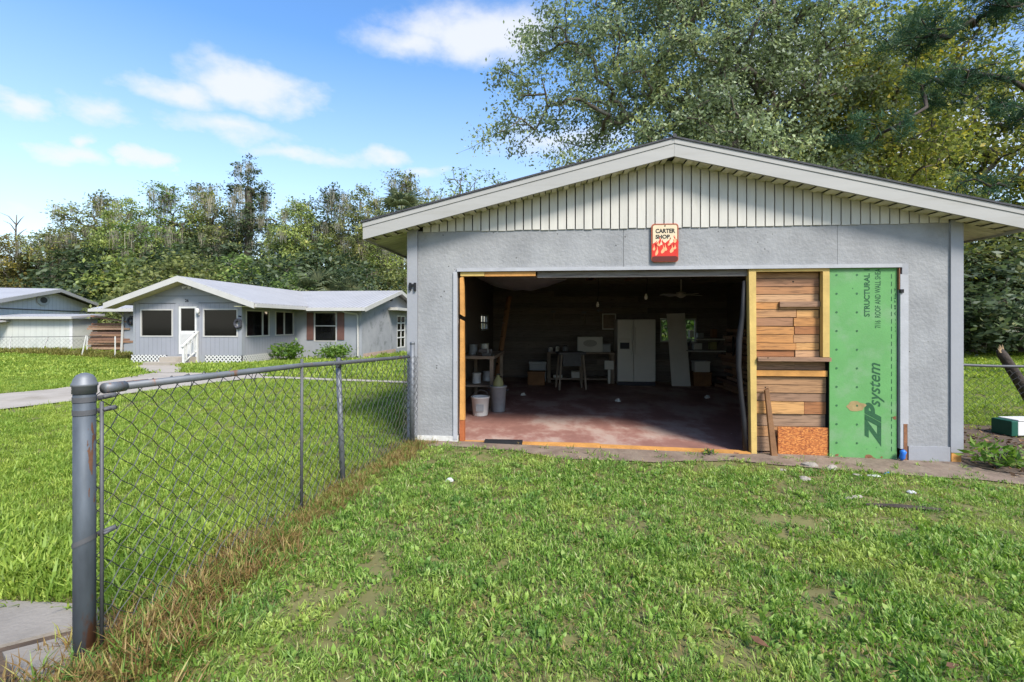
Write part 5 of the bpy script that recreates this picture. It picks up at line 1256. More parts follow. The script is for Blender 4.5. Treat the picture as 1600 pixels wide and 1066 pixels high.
o = tag(MB().hexa([(0, 0, 0), (2.6, 0, -.42), (2.6, .2, -.42), (0, .2, 0), (0, 0, .08), (2.6, 0, -.34), (2.6, .2, -.34), (0, .2, .08)]).build('sloping_timber', 'wood_stack'), 'grey timber sloping down across the top of the pile', 'timber'); o.location = (-22.1, 25.5, 1.78)
o = tag(MB().hexa([(0, 0, 0), (.9, 0, 0), (.9, .6, 0), (0, .6, 0), (.1, .05, 1.25), (.55, .1, .85), (.6, .5, .9), (.1, .55, 1.3)]).build('blue_tarp', 'blue_tarp'), 'bright blue tarp behind the timber piles', 'tarp'); o.location = (-22.4, 29.6, .35)
o = tag(MB().box(0, 1.2, 0, .8, 0, 1.7).build('dark_clutter', 'shutter', bevel=.05), 'dark reddish crate beside the blue tarp', 'crate'); o.location = (-21.9, 30.4, -.2)
# low wire fence and leaning stakes in front of the shed
wf = thing('wire_fence', 'thin old wire fence in front of the shed and timber', 'fence', (-26.5, 24.2, -.1))
MB().tube([(0, 0, .85), (4.2, 0, .87), (6.0, .1, .92)], .016, 6).build('top_rail', 'wire', wf)
for (x, lean) in ((.15, .12), (1.5, -.05), (3.2, -.22), (5.35, .0)):
    MB().tube([(x + lean, 0, -.2), (x - lean, .02, .9)], .022, 6).build('stake', 'white_paint', wf)
def wf_at(u): return Vector((-26.5 + u, 24.2)), .72
b = chain_mesh(6.0, wf_at, -.02, .22, .10, .004, 3); b.v = [(p[0] + 26.5, p[1] - 24.2, p[2] + .1) for p in b.v]; b.build('chain_link_mesh', 'wire', wf)
for (x, y, h, l, lb) in ((-25.3, 23.4, .85, .35, 'pale leaning stake near the left edge'), (-19.9, 22.6, .95, -.22, 'pale leaning stake before the timber piles'), (-18.6, 22.8, 1.0, .0, 'upright pale stake before the timber piles')):
    o = tag(MB().tube([(l / 2, 0, -.1), (-l / 2, 0, h)], .028, 6).build('stake', 'offwhite_board'), lb, 'stake'); o.location = (x, y, g(x, y) + .05)


# ------------------------------------------------------------------ trees
def tree_skeleton(rng, blobs, n, trunk, mind, tr, wig=.12):
    """clump centres inside a set of ellipsoids, each joined to the nearest older branch node.
    returns centres, branch polylines with radii"""
    vol = np.array([b[3] * b[4] * b[5] for b in blobs]); vol = vol / vol.sum()
    C = []
    tries = 0
    while len(C) < n and tries < n * 30:
        tries += 1
        b = blobs[rng.choice(len(blobs), p=vol)]
        d = rng.normal(size=3); d /= np.linalg.norm(d); r = rng.uniform() ** .42
        p = np.array(b[:3]) + d * r * np.array(b[3:6])
        if C and np.min(np.sum((np.array(C) - p) ** 2, 1)) < mind ** 2: continue
        C.append(p)
    C = np.array(C)
    nodes = [np.array(t, float) for t in trunk]; parent = [i - 1 for i in range(len(trunk))]
    top = nodes[-1]; root = nodes[0]
    order = np.argsort(np.linalg.norm(C - top, axis=1))
    leafnode = []
    for i in order:
        c = C[i]; A = np.array(nodes)
        d = np.linalg.norm(A - c, axis=1) + .25 * np.maximum(0, np.linalg.norm(A - top, axis=1) - np.linalg.norm(c - top)) + .5 * np.maximum(0, A[:, 2] - c[2])
        d[:max(1, len(trunk) // 2)] += 50
        j = int(np.argmin(d)); L_ = np.linalg.norm(A[j] - c)
        m = A[j] * .5 + c * .5 + rng.normal(size=3) * wig * L_ + np.array([0, 0, .06 * L_])
        nodes.append(m); parent.append(j); nodes.append(c); parent.append(len(nodes) - 2); leafnode.append(len(nodes) - 1)
    cnt = np.zeros(len(nodes))
    for k in leafnode: cnt[k] += 1
    for k in range(len(nodes) - 1, 0, -1): cnt[parent[k]] += cnt[k]
    rad = tr * (np.maximum(cnt, .6) / max(cnt[0], 1)) ** .48
    for i in range(len(trunk)): rad[i] = tr * (1.25 - .35 * i / max(1, len(trunk) - 1)) if i < len(trunk) else rad[i]
    rad[0] *= 1.35
    lines = [([nodes[i] for i in range(len(trunk))], [rad[i] for i in range(len(trunk))])]
    for k in range(len(trunk), len(nodes) - 1, 2):
        j = parent[k]
        lines.append(([nodes[j], nodes[k], nodes[k + 1]], [min(rad[j], rad[k] * 1.25), rad[k], rad[k + 1] * .7]))
    return C, lines

def make_tree_meshes(name, seed, blobs, n, trunk, mind, tr, per, sig, size, aspect=.5, up=.5, twigs=0, needles=False, flat=.6, sides=6):
    rng = np.random.default_rng(seed)
    C, lines = tree_skeleton(rng, blobs, n, trunk, mind, tr)
    b = MB()
    for i, (p, r) in enumerate(lines): b.tube(p, [max(.006, q) for q in r], 9 if i == 0 else (sides if r[0] > .03 else 4), caps=False)
    ctr = C.mean(0)
    pos, tint, ax = [], [], []
    for c in C:
        k = max(4, int(per * rng.uniform(.55, 1.4))); t0 = rng.uniform(.05, .75)
        s = sig * rng.uniform(.7, 1.3)
        if needles:
            m_ = 7
            cc = c + rng.normal(size=(m_, 3)) * np.array([s, s, s * flat])
            cc = np.repeat(cc, max(1, k // m_), axis=0); d = unit(rng.normal(size=cc.shape) + np.array([0, 0, .25]))
            pos.append(cc + d * size * .5); ax.append(d); tint.append(np.clip(t0 + rng.normal(size=len(cc)) * .18, 0, 1))
        else:
            q = c + rng.normal(size=(k, 3)) * np.array([s, s, s * flat])
            pos.append(q); tint.append(np.clip(t0 + rng.normal(size=k) * .2, 0, 1))
            for w in range(twigs):
                e = q[rng.integers(k)]; b.tube([c, (c + e) / 2 + rng.normal(size=3) * .05, e], [.012, .008, .004], 3, caps=False)
    pos = np.concatenate(pos); tint = np.concatenate(tint)
    out = unit(pos - ctr)
    co = leaf_quads(rng, pos, size, aspect, up, np.concatenate(ax) if needles else None, None if needles else out)
    b.v = [tuple(v) for v in b.v]
    tm = bpy.data.meshes.new(name + '_trunk'); tm.from_pydata(b.v, [], b.f); tm.update(); tm.polygons.foreach_set('use_smooth', [True] * len(tm.polygons)); tm.materials.append(MATS['bark'])
    cm = quads_mesh(name + '_crown', co, tint, 'leaf_green')
    return dict(trunk=tm, crown=cm, C=C, rng=rng)

def moss_mesh(name, seed, C, count, lmin, lmax, strands=44, spread=.16):
    rng = np.random.default_rng(seed)
    sel = C[rng.choice(len(C), size=min(count, len(C)), replace=False)]
    Q, T = [], []
    for c in sel:
        L_ = rng.uniform(lmin, lmax); t0 = rng.uniform(.2, .8)
        for k in range(strands):
            o = c + np.array([rng.normal() * spread, rng.normal() * spread, rng.uniform(-.1, .15)]); l = L_ * rng.uniform(.35, 1.0); w = rng.uniform(.006, .02)
            a = rng.uniform(0, math.pi); d = np.array([math.cos(a), math.sin(a), 0]) * w; e = o + np.array([rng.normal() * .06, rng.normal() * .06, -l]); m = (o + e) / 2 + np.array([rng.normal() * .03, rng.normal() * .03, 0])
            Q.append([o - d * .5, o + d * .5, m + d, m - d]); Q.append([m - d, m + d, e + d * .2, e - d * .2]); T += [np.clip(t0 + rng.normal() * .15, 0, 1)] * 2
    return quads_mesh(name, np.array(Q), np.array(T), 'moss_hair')

def put_tree(name, label, kind, loc, rz=0.0, sc=(1, 1, 1), leaf=None, group='trees behind the houses', cat='tree', bark=None):
    r = thing(name, label, cat, loc, rz, group); r.scale = sc
    for part, me in (('trunk', kind['trunk']), ('crown', kind['crown'])):
        o = bpy.data.objects.new(part, me); COL.objects.link(o); o.parent = r
        m = leaf if part == 'crown' else bark
        if m:
            o.material_slots[0].link = 'OBJECT'; o.material_slots[0].material = MATS[m]
    if kind.get('moss'):
        o = bpy.data.objects.new('hanging_moss', kind['moss']); COL.objects.link(o); o.parent = r
    return r

# kinds, about 12 m tall, trunk at the origin
K_round = make_tree_meshes('round', 21, [(0, 0, 7.6, 3.9, 3.4, 2.6), (-2.2, .5, 5.6, 2.6, 2.4, 1.7), (2.4, -.4, 6.0, 2.5, 2.4, 1.8), (.4, 0, 10.2, 2.0, 1.9, 1.7), (1.8, .4, 3.6, 2.3, 2.0, 1.3), (-1.6, -.5, 3.4, 2.2, 2.0, 1.2)], 330, [(0, 0, -.3), (.1, 0, 1.8), (.3, .1, 4.0), (.1, 0, 6.4)], .42, .27, 66, .30, .20, twigs=1)
K_round['moss'] = moss_mesh('round_moss', 5, K_round['C'], 44, .6, 2.2)
K_airy = make_tree_meshes('airy', 22, [(-.5, 0, 9.4, 2.2, 2.0, 2.4), (1.8, .3, 7.6, 2.0, 1.8, 1.5), (-2.4, 0, 7.2, 2.0, 1.8, 1.4), (.4, .1, 11.6, 1.3, 1.2, 1.0), (1.5, 0, 5.2, 1.8, 1.6, 1.0), (-1.3, 0, 4.6, 1.9, 1.6, 1.0)], 200, [(0, 0, -.3), (-.15, .1, 2.2), (.2, 0, 4.8), (-.1, 0, 7.4), (0, 0, 9.2)], .46, .21, 50, .29, .19, twigs=2)
K_airy['moss'] = moss_mesh('airy_moss', 6, K_airy['C'], 60, .6, 2.6, 46, .17)
K_tall = make_tree_meshes('tall', 23, [(0, 0, 12.6, 1.5, 1.4, 2.2), (.2, 0, 10.0, 2.3, 2.0, 1.4), (-.6, 0, 7.6, 2.4, 2.1, 1.5), (.9, 0, 6.0, 2.3, 2.1, 1.3), (0, 0, 15.0, .8, .8, 1.1), (-.4, 0, 4.0, 2.4, 2.2, 1.2)], 290, [(0, 0, -.3), (.1, 0, 3.5), (-.05, .1, 7), (.1, 0, 10), (0, 0, 13.2)], .4, .28, 62, .26, .20, twigs=1)
K_tall['moss'] = moss_mesh('tall_moss', 7, K_tall['C'], 60, .6, 2.4, 46, .18)
K_sparse = make_tree_meshes('sparse', 24, [(0, 0, 9.5, 2.6, 2.2, 2.3), (-1.5, 0, 7.4, 1.8, 1.5, 1.2), (1.5, .2, 7.8, 1.7, 1.5, 1.3)], 120, [(0, 0, -.3), (.1, 0, 3), (0, .1, 6), (.1, 0, 8.6)], .5, .17, 20, .30, .17, twigs=2)
K_bush = make_tree_meshes('bushy', 25, [(0, 0, 2.4, 2.5, 2.1, 1.9), (1.6, .2, 1.5, 1.8, 1.6, 1.3), (-1.7, 0, 1.5, 1.8, 1.6, 1.3), (.3, 0, 3.9, 1.4, 1.3, 1.0)], 210, [(0, 0, -.2), (0, .05, .5), (.05, 0, 1.2)], .38, .14, 62, .32, .19)

# palm: trunk and fan fronds, each frond a part
def frond_mesh(seed, n=22, R0=.75):
    rng = np.random.default_rng(seed); Q, T = [], []
    # petiole along +x from 0 to 0.7, fan beyond
    Q.append([(0, -.025, 0), (0, .025, 0), (.75, .012, .02), (.75, -.012, .02)]); T.append(.5)
    for k in range(n):
        a = -1.9 + 3.8 * k / (n - 1); l = R0 * (1.0 - .25 * abs(a) / 1.9) * rng.uniform(.9, 1.1); w = .045
        c = np.array([.72, 0, .02]); d = np.array([math.cos(a), math.sin(a), .0]); s = np.array([-math.sin(a), math.cos(a), 0]) * w
        m = c + d * l * .6 + np.array([0, 0, .02]); e = c + d * l + np.array([0, 0, -.22 * rng.uniform(.6, 1.4)])
        Q.append([c - s * .2, c + s * .2, m + s, m - s]); Q.append([m - s, m + s, e + s * .15, e - s * .15]); T += [float(np.clip(.5 + rng.normal() * .2, 0, 1))] * 2
    return quads_mesh('frond', np.array(Q, dtype=float), np.array(T), 'leaf_palm')
FROND = [frond_mesh(1), frond_mesh(2), frond_mesh(3, 18, .85)]
def palm(label, loc, h, s=1.0, seed=0, group='palms among the trees', nf=26):
    r = thing('palm_tree', label, 'palm', loc, seed * 1.3, group); pr = random.Random(seed)
    b = MB(); b.tube([(0, 0, -.2), (.05, .02, h * .5), (.0, 0, h)], [.19, .15, .16], 9); b.build('trunk', 'bark', r, smooth=True)
    for k in range(nf):
        o = bpy.data.objects.new('frond', FROND[k % 3]); COL.objects.link(o); o.parent = r
        o.location = (0, 0, h); el = R(75 - 125 * (k / nf) ** .9 + pr.uniform(-8, 8))
        o.rotation_euler = (pr.uniform(-.3, .3), -el, k * 2.399 + pr.uniform(-.2, .2)); q = s * pr.uniform(.9, 1.15); o.scale = (q, q, q)

def at_px(x, Y):
    return (x - 800) / 760.0 * Y
def tree(name, label, K, x, top, Y, hK, leaf, rz, wide=1.0, **k):
    """x: bearing column used when measuring the photograph; the tree stands Y metres away and its height follows from its measured top"""
    X = at_px(x, Y); z = g(X, Y); H = 1.45 + (505 - top) / 760.0 * Y - z; s = H / hK
    return put_tree(name, label, K, (X, Y, z), rz, (s * wide, s * wide, s), leaf, **k)
tree('oak_tree', 'rusty yellow tree behind the neighbour building at the left edge', K_round, 10, 372, 42, 11.6, 'leaf_rust', .4, 1.25)
tree('oak_tree', 'rusty olive tree behind the peak of the neighbour roof', K_round, 92, 362, 45, 11.6, 'leaf_rust', 2.0, 1.05)
tree('oak_tree', 'mossy airy oak rising between the neighbour roof and the porch gable', K_airy, 150, 298, 44, 12.4, 'leaf_olive', 1.1, 1.1)
tree('oak_tree', 'light green leafy tree left above the porch gable', K_round, 205, 318, 42, 11.6, 'leaf_light', 3.0, .85)
tree('oak_tree', 'tall mossy oak straight above the porch peak', K_airy, 268, 288, 43, 12.4, 'leaf_green', 4.2, 1.05)
tree('oak_tree', 'yellowish mossy oak just left of the tallest dark tree', K_airy, 325, 283, 45, 12.4, 'leaf_olive', 2.5, 1.0)
tree('tall_tree', 'tallest dark narrow tree draped in moss behind the house', K_tall, 388, 244, 44, 16.0, 'leaf_dark', .6, 1.1)
tree('oak_tree', 'bright yellow-green tree right of the tallest dark tree', K_round, 462, 322, 42, 11.6, 'leaf_light', 5.1, .85)
tree('oak_tree', 'mossy dark oak above the middle of the house roof', K_airy, 512, 288, 45, 12.4, 'leaf_dark', .9, 1.05)
tree('oak_tree', 'olive oak above the right wing of the house', K_round, 572, 300, 44, 11.6, 'leaf_olive', 1.9, .85)
tree('oak_tree', 'airy yellow oak behind the left garage eave', K_airy, 640, 268, 46, 12.4, 'leaf_olive', 3.7, .95)
tree('sparse_tree', 'thin sparse tree showing over the left slope of the garage roof', K_sparse, 738, 258, 34, 11.8, 'leaf_green', .5, 1.0)
tree('oak_tree', 'mossy tree low beside the left garage corner', K_airy, 606, 372, 40, 12.4, 'leaf_light', 2.9, 1.3)
for (x, top, Y, lf, rz, w, lb) in ((-25, 405, 46, 'leaf_dark', 0, 1.3, 'dark bush at the left edge behind the neighbour roof'), (62, 400, 46, 'leaf_olive', 1, 1.3, 'olive bush behind the neighbour roof peak'), (128, 398, 44, 'leaf_dark', 2, 1.2, 'very dark bush in the gap between the neighbour building and the porch'),
                             (165, 425, 43, 'leaf_green', 5, 1.2, 'green bush low behind the gap left of the porch'), (225, 388, 41, 'leaf_light', 3, 1.2, 'light green bush left behind the porch gable'), (300, 392, 36, 'leaf_olive', 4, 1.2, 'olive bush just right of the porch peak'), (365, 398, 38, 'leaf_green', .7, 1.2, 'green bush behind the porch roof slope'), (430, 402, 37, 'leaf_dark', 1.7, 1.2, 'dark bush behind the valley of the house roof'),
                             (470, 424, 35, 'leaf_green', 2.3, 1.1, 'green bush left of the low palmetto'), (560, 405, 37, 'leaf_dark', 2.7, 1.2, 'dark bush behind the right wing roof'), (618, 415, 38, 'leaf_olive', 3.9, 1.0, 'olive bush by the garage corner far behind'), (500, 380, 41, 'leaf_dark', 4.4, 1.3, 'tall dark bush behind the low palmetto'), (330, 370, 42, 'leaf_dark', 2.2, 1.3, 'tall dark bush behind the porch roof'), (250, 375, 43, 'leaf_dark', 1.2, 1.3, 'tall dark bush behind the left porch slope'), (180, 372, 43, 'leaf_dark', 3.2, 1.3, 'tall dark bush behind the light green tree')):
    tree('shrub_tree', lb, K_bush, x, top, Y, 4.9, lf, rz, w, group='undergrowth behind the houses', cat='bush')
palm('sabal palm crown just left of the garage eave', (at_px(628, 41), 41, g(-9, 41)), 11.2, 1.7, 1)
palm('low palmetto behind the right wing roof', (at_px(498, 35), 35, g(-13, 35)), 4.0, 1.5, 2, nf=22)
palm('lower palmetto right of the first behind the right wing roof', (at_px(532, 34), 34, g(-12, 34)), 3.5, 1.3, 3, nf=20)
palm('palm head above the neighbour roof at the left', (at_px(100, 47), 47, 0), 8.6, 1.1, 4, nf=20)
# leafless snag at the left edge
b = MB(); b.tube([(0, 0, 0), (.2, 0, 5), (-.3, .1, 9), (-.1, 0, 10.8)], [.16, .12, .07, .03], 7)
for (z0, dx, dz) in ((8.2, -1.6, .9), (8.8, .9, .8), (9.4, -1.1, .9), (9.8, .7, .9), (7.2, 1.5, .9), (10, -1.4, 1.0)):
    b.tube([(-.2, 0, z0), (-.2 + dx * .5, .1, z0 + dz * .7), (-.2 + dx, .05, z0 + dz)], [.05, .03, .012], 5)
sn = thing('bare_tree', 'leafless grey tree poking up at the left edge', 'tree', (at_px(28, 42), 42, 0)); b.build('trunk', 'bark', sn, smooth=True)

# the great oak behind the garage
OX, OY = 8.3, 18.5
oak = make_tree_meshes('great_oak', 31, [(-1.0, 0, 9.5, 4.6, 3.6, 3.6), (-3.2, -.5, 12.2, 3.8, 3.4, 3.2), (2.2, 0, 11.5, 3.6, 3.4, 3.6), (-5.6, -.6, 9.4, 2.3, 2.0, 1.3), (-7.4, -.8, 8.7, 1.5, 1.3, .75), (-6.8, -.5, 12.4, 1.8, 1.8, 1.5), (-5.4, -.8, 7.3, 1.9, 1.5, .55), (0, -1.5, 6.6, 4.0, 2.6, 1.4), (-.5, -.5, 15, 4.4, 3.6, 2.0), (-7.9, -.6, 10.4, 1.0, 1.0, 1.0), (-8.6, -.9, 8.6, 1.2, 1.0, .5), (-6.9, -1.0, 6.9, 1.3, 1.0, .4)], 720,
                       [(0, 0, -.3), (.1, 0, 2.2), (-.1, .1, 4.2), (.1, 0, 6.2), (0, 0, 8)], .52, .36, 150, .30, .135, aspect=.5, twigs=3)
put_tree('great_oak', 'great grey-green oak spreading high behind the garage', oak, (OX, OY, -.15), 0, (1, 1, 1), 'leaf_oak', group=None)
# yellowing tree on the right
yel = make_tree_meshes('yellow_tree', 33, [(0, 0, 8.5, 3.4, 3.0, 2.8), (-2.5, -.3, 6.4, 2.6, 2.2, 1.6), (2.6, 0, 7.0, 2.6, 2.2, 1.8), (.5, 0, 12, 2.6, 2.4, 2.0), (.4, -.4, 4.4, 3.2, 2.4, 1.3), (-1.6, -.3, 9.8, 2.4, 2.0, 1.4)], 430, [(0, 0, -.3), (.1, 0, 2.4), (-.1, .1, 5), (0, 0, 8)], .46, .26, 80, .38, .16, aspect=.55, twigs=1)
put_tree('yellow_tree', 'yellowing broadleaf tree right of the great oak', yel, (13.8, 19.0, -.15), .3, (1, 1, 1), 'leaf_yellow', group='broadleaf trees right of the garage')
put_tree('yellow_tree', 'olive broadleaf tree at the right edge behind the fence', yel, (26.0, 28.5, -.15), 2.6, (1.5, 1.5, 1.5), 'leaf_yellow', group='broadleaf trees right of the garage')
put_tree('oak_tree', 'green oak filling in behind the great oak trunk', K_round, (12.0, 27.0, -.15), 1.4, (1.35, 1.2, 1.25), 'leaf_green', group='trees behind the garage')
put_tree('oak_tree', 'dark oak deep behind the right garage slope', K_round, (19.0, 30.0, -.15), 4.0, (1.35, 1.2, 1.2), 'leaf_olive', group='trees behind the garage')
# pine in front of them
pine = make_tree_meshes('pine', 35, [(-3.4, -.2, 8.4, 1.6, 1.0, .5), (-4.0, .1, 10.2, 1.5, 1.0, .6), (1.2, 0, 8.2, 1.6, 1.2, .7), (-1.2, 0, 11.2, 2.0, 1.2, .8), (-6.0, -.3, 7.0, 1.2, .8, .35), (1.8, .2, 6.4, 1.5, 1.1, .5), (-1.6, -.4, 7.6, 1.3, .8, .5), (-2.9, -.4, 5.5, .8, .6, .35), (0, 0, 13.0, 1.2, 1.1, .8)], 170, [(0, 0, -.3), (.1, 0, 4), (0, .05, 8), (.1, 0, 12.6)], .34, .20, 210, .20, .26, aspect=.055, needles=True)
put_tree('pine_tree', 'dark green pine with bare grey limbs at the upper right', pine, (16.2, 14.4, -.15), .05, (1, 1, 1), 'leaf_pine', group=None, bark='bark_dark')
for k, (x, y, top, lf, rz, w, lb) in enumerate(((14.5, 25.5, 5.4, 'leaf_olive', 0, 1.5, 'olive thicket nearest the right garage wall'), (23.2, 24.6, 5.6, 'leaf_dark', 1, 1.5, 'dark thicket beyond the lawn at the right'), (26.2, 25.2, 6.4, 'leaf_olive', 2, 1.5, 'olive thicket at the right edge beyond the lawn'), (29, 29, 8, 'leaf_dark', 4, 1.5, 'dark thicket farthest right'), (24.6, 27.0, 6.0, 'leaf_rust', 3, 1.4, 'rust tinted thicket behind the dark one'),
                                        (8.0, 19.5, 4.6, 'leaf_shrub', 3.5, 1.0, 'bright thicket seen through the back window of the garage'))):
    put_tree('thicket_bush', lb, K_bush, (x, y, -.15), rz, (top / 4.9 * w, top / 4.9 * w, top / 4.9), lf, group='thickets beyond the right lawn', cat='bush')

# a broken trunk leaning behind the right fence
lg = thing('broken_trunk', 'broken dark tree trunk leaning behind the right fence', 'log', (8.22, 8.1, -.1))
b = MB(); b.tube([(.75, .1, -.1), (.30, .05, .55), (-.05, 0, 1.02), (-.10, 0, 1.10)], [.10, .085, .07, .05], 10); b.build('trunk', 'bark_dark', lg, smooth=True)
b = MB()
for k in range(7): b.tube([(-.06 + .02 * k - .06, .01 * k - .03, 1.06), (-.10 + .025 * k - .06, .01 * k - .03, 1.13 + .03 * (k % 3))], [.022, .004], 5)
b.build('splintered_end', 'bark_break', lg)
bx = thing('storage_box', 'dark green and white box on the ground at the right edge', 'box', (7.02, 6.75, -.12), .05)
MB().box(0, .5, 0, .26, 0, .20).build('body', 'white_paint', bx, bevel=.015); MB().box(-.10, -.001, -.01, .27, 0, .21).build('end_panel', 'box_green', bx, bevel=.01); MB().box(.001, .51, -.008, .268, .202, .225).build('lid', 'white_paint', bx, bevel=.008)

# ------------------------------------------------------------------ shrubs by the house and weeds by the garage
def shrub(name, label, loc, r, h, n, size, leaf, seed, cat='shrub', aspect=.55, stems=7, group=None):
    rng = np.random.default_rng(seed); t = thing(name, label, cat, loc, 0, group)
    b = MB(); pos, tint = [], []
    for k in range(stems):
        a = 2 * math.pi * k / stems + rng.uniform(-.4, .4); q = rng.uniform(.2, .8)
        e = np.array([r * q * math.cos(a), r * q * math.sin(a), h * rng.uniform(.7, 1.0) * (1 - .3 * q)]); b.tube([(0, 0, -.03), e * .5 + np.array([0, 0, .1 * h]), e], [.012, .009, .004], 5)
        m = n // stems
        d = rng.normal(size=(m, 3)) * np.array([r * .32, r * .32, h * .2]); pos.append(e * np.array([1, 1, .75]) + d); tint.append(np.clip(rng.uniform(.3, .7) + rng.normal(size=m) * .2, 0, 1))
    pos = np.concatenate(pos); pos[:, 2] = np.abs(pos[:, 2] - .03) + .03
    b.build('stem', 'bark', t)
    me = quads_mesh('foliage', leaf_quads(rng, pos, size, aspect, .8), np.concatenate(tint), leaf)
    o = bpy.data.objects.new('foliage', me); COL.objects.link(o); o.parent = t
p = hw_(.72, 2.4); shrub('garden_shrub', 'loose bright green shrub in the inner corner of the house', (p.x, p.y, g(p.x, p.y)), .68, .85, 800, .16, 'leaf_shrub', 3, group='shrubs against the house')
p = hw_(2.45, 3.3); shrub('garden_shrub', 'round bright green shrub under the shuttered window', (p.x, p.y, g(p.x, p.y)), .72, .75, 1100, .13, 'leaf_shrub', 4, group='shrubs against the house')
p = gw(6.52, -.22); shrub('weed_clump', 'leafy green weeds at the right foot of the garage', (p.x, p.y, g(p.x, p.y)), .30, .30, 150, .10, 'leaf_shrub', 5, 'weeds', .4)
p = gw(6.85, .0); shrub('weed_clump', 'low leafy weeds just right of the garage weeds', (p.x, p.y, g(p.x, p.y)), .25, .2, 90, .08, 'leaf_green', 6, 'weeds', .4)
p = gw(3.58, -.10); shrub('weed_clump', 'small weed growing at the doorway sill', (p.x, p.y, g(p.x, p.y)), .08, .09, 40, .05, 'leaf_shrub', 7, 'weeds', .3)

# ------------------------------------------------------------------ litter and stones on the ground
def lump(name, label, cat, x, y, w, d, h, mat, seed, group=None, rz=0.0):
    rr = random.Random(seed); b = MB(); n = 9; rings = [(1.0, 0), (.95, .5), (.6, .9), (.15, 1.0)]
    for (q, zz) in rings:
        for k in range(n):
            a = 2 * math.pi * k / n; f_ = q * rr.uniform(.78, 1.15); b.v.append((w / 2 * f_ * math.cos(a), d / 2 * f_ * math.sin(a), h * zz * rr.uniform(.85, 1.1)))
    for i in range(3):
        for k in range(n): k2 = (k + 1) % n; b.f.append((i * n + k, i * n + k2, (i + 1) * n + k2, (i + 1) * n + k))
    b.f.append(tuple(3 * n + k for k in range(n)))
    o = tag(b.build(name, mat), label, cat, group); o.location = (x, y, g(x, y) + .012); o.rotation_euler = (0, 0, rz); return o
def gp(x, y, n=3):       # where a measured ground point lies
    z = 0
    for _ in range(4):
        Y = 760 * (1.45 - z) / (y - 505); X = (x - 800) / 760 * Y; z = g(X, Y)
    return X, Y
for i, (x, y, w, d, h, lb) in enumerate(((1265, 729, .16, .12, .05, 'pale stone lump first right of the chipboard patch'), (1300, 734, .15, .10, .05, 'pale flat stone below the left edge of the green sheet'), (1258, 751, .13, .10, .035, 'pale stone lying in the grass before the chipboard'), (1340, 745, .10, .07, .02, 'small whitish shard below the middle of the green sheet'), (1222, 737, .09, .07, .02, 'small whitish stone farthest left before the planks'), (1335, 780, .22, .07, .02, 'long pale flat stone out in the grass'))):
    X, Y = gp(x, y); lump('stone', lb, 'stone', X, Y, w, d, h * .7, 'stone', 40 + i, 'stones before the garage', rz=i * .7)
X, Y = gp(1365, 746); lump('paper_scrap', 'white paper scrap beside the blue strip below the green sheet', 'paper', X, Y, .13, .05, .015, 'paper_white', 51, rz=-.2)
X, Y = gp(1386, 742); lump('plastic_strip', 'blue plastic strip on the soil below the green sheet', 'plastic scrap', X, Y, .13, .025, .015, 'blue_plastic', 52, rz=.5)
X, Y = gp(1424, 772); lump('paper_scrap', 'white paper scrap in the grass before the right garage corner', 'paper', X, Y, .08, .05, .02, 'paper_white', 53, rz=-.3)
X, Y = gp(702, 754); lump('paper_scrap', 'white crumpled scrap in the grass left of the doorway', 'paper', X, Y, .07, .05, .03, 'paper_white', 54)
X, Y = gp(1415, 797); o = tag(MB().tube([(-.28, .06, .02), (-.1, .0, .03), (.12, -.03, .025), (.26, -.05, .02)], [.012, .02, .017, .008], 7).build('rotten_branch', 'bark_dark'), 'dark rotten branch lying in the grass at the right', 'branch'); o.location = (X, Y, g(X, Y))
def dead_leaf(label, x, y, s, rz):
    X, Y = gp(x, y); b = MB()
    L_ = [(-.5, 0, .02), (-.2, .17, .10), (.2, .15, .06), (.5, 0, .12), (.2, -.15, .12), (-.2, -.17, .02)]
    b.v = [tuple(c * s for c in q) for q in L_] + [tuple(c * s for c in (q[0], q[1], q[2] + .02)) for q in L_]
    b.f = [(5, 4, 3, 2, 1, 0), (6, 7, 8, 9, 10, 11)] + [(i, (i + 1) % 6, 6 + (i + 1) % 6, 6 + i) for i in range(6)]
    o = tag(b.build('dead_leaf', 'dead_leaf'), label, 'leaf', 'dead leaves in the grass'); o.location = (X, Y, g(X, Y) + .05); o.rotation_euler = (.25, .2, rz)
dead_leaf('curled brown leaf in the grass at the bottom, below the doorway stud', 1187, 1022, .085, -.9)
dead_leaf('dark brown leaf at the bottom edge right of the curled leaf', 1487, 1060, .07, .3)
dead_leaf('dry leaf lying on the soil before the doorway', 1150, 716, .10, .5)

# ------------------------------------------------------------------ grass
def tuft(name, seed, n, rad, lmin, lmax, w, mat, droop=.5, broad=0.0):
    rng = np.random.default_rng(seed); Q, T = [], []
    for k in range(n):
        a = rng.uniform(0, 2 * math.pi); r = rad * math.sqrt(rng.uniform()); o = np.array([r * math.cos(a), r * math.sin(a), -.004])
        l = rng.uniform(lmin, lmax); b_ = a + rng.normal() * .9; lean = rng.uniform(.15, 1.1) * droop
        d = np.array([math.cos(b_), math.sin(b_), 0]); s = np.array([-math.sin(b_), math.cos(b_), 0]) * w * rng.uniform(.7, 1.3)
        t = float(np.clip(rng.beta(1.3, 1.5), 0, 1))
        z1 = l * .55; x1 = l * .55 * math.tan(min(lean, 1.1)) * .5
        m = o + d * x1 + np.array([0, 0, z1]); e = o + d * (x1 + l * .5 * min(1, lean + .25)) + np.array([0, 0, z1 + l * .45 * (1 - .75 * min(1, lean))])
        Q.append([o - s * .6, o + s * .6, m + s, m - s]); Q.append([m - s, m + s, e + s * .12, e - s * .12]); T += [t, t]
    me = quads_mesh(name, np.array(Q), np.array(T), mat)
    return bpy.data.objects.new(name, me)
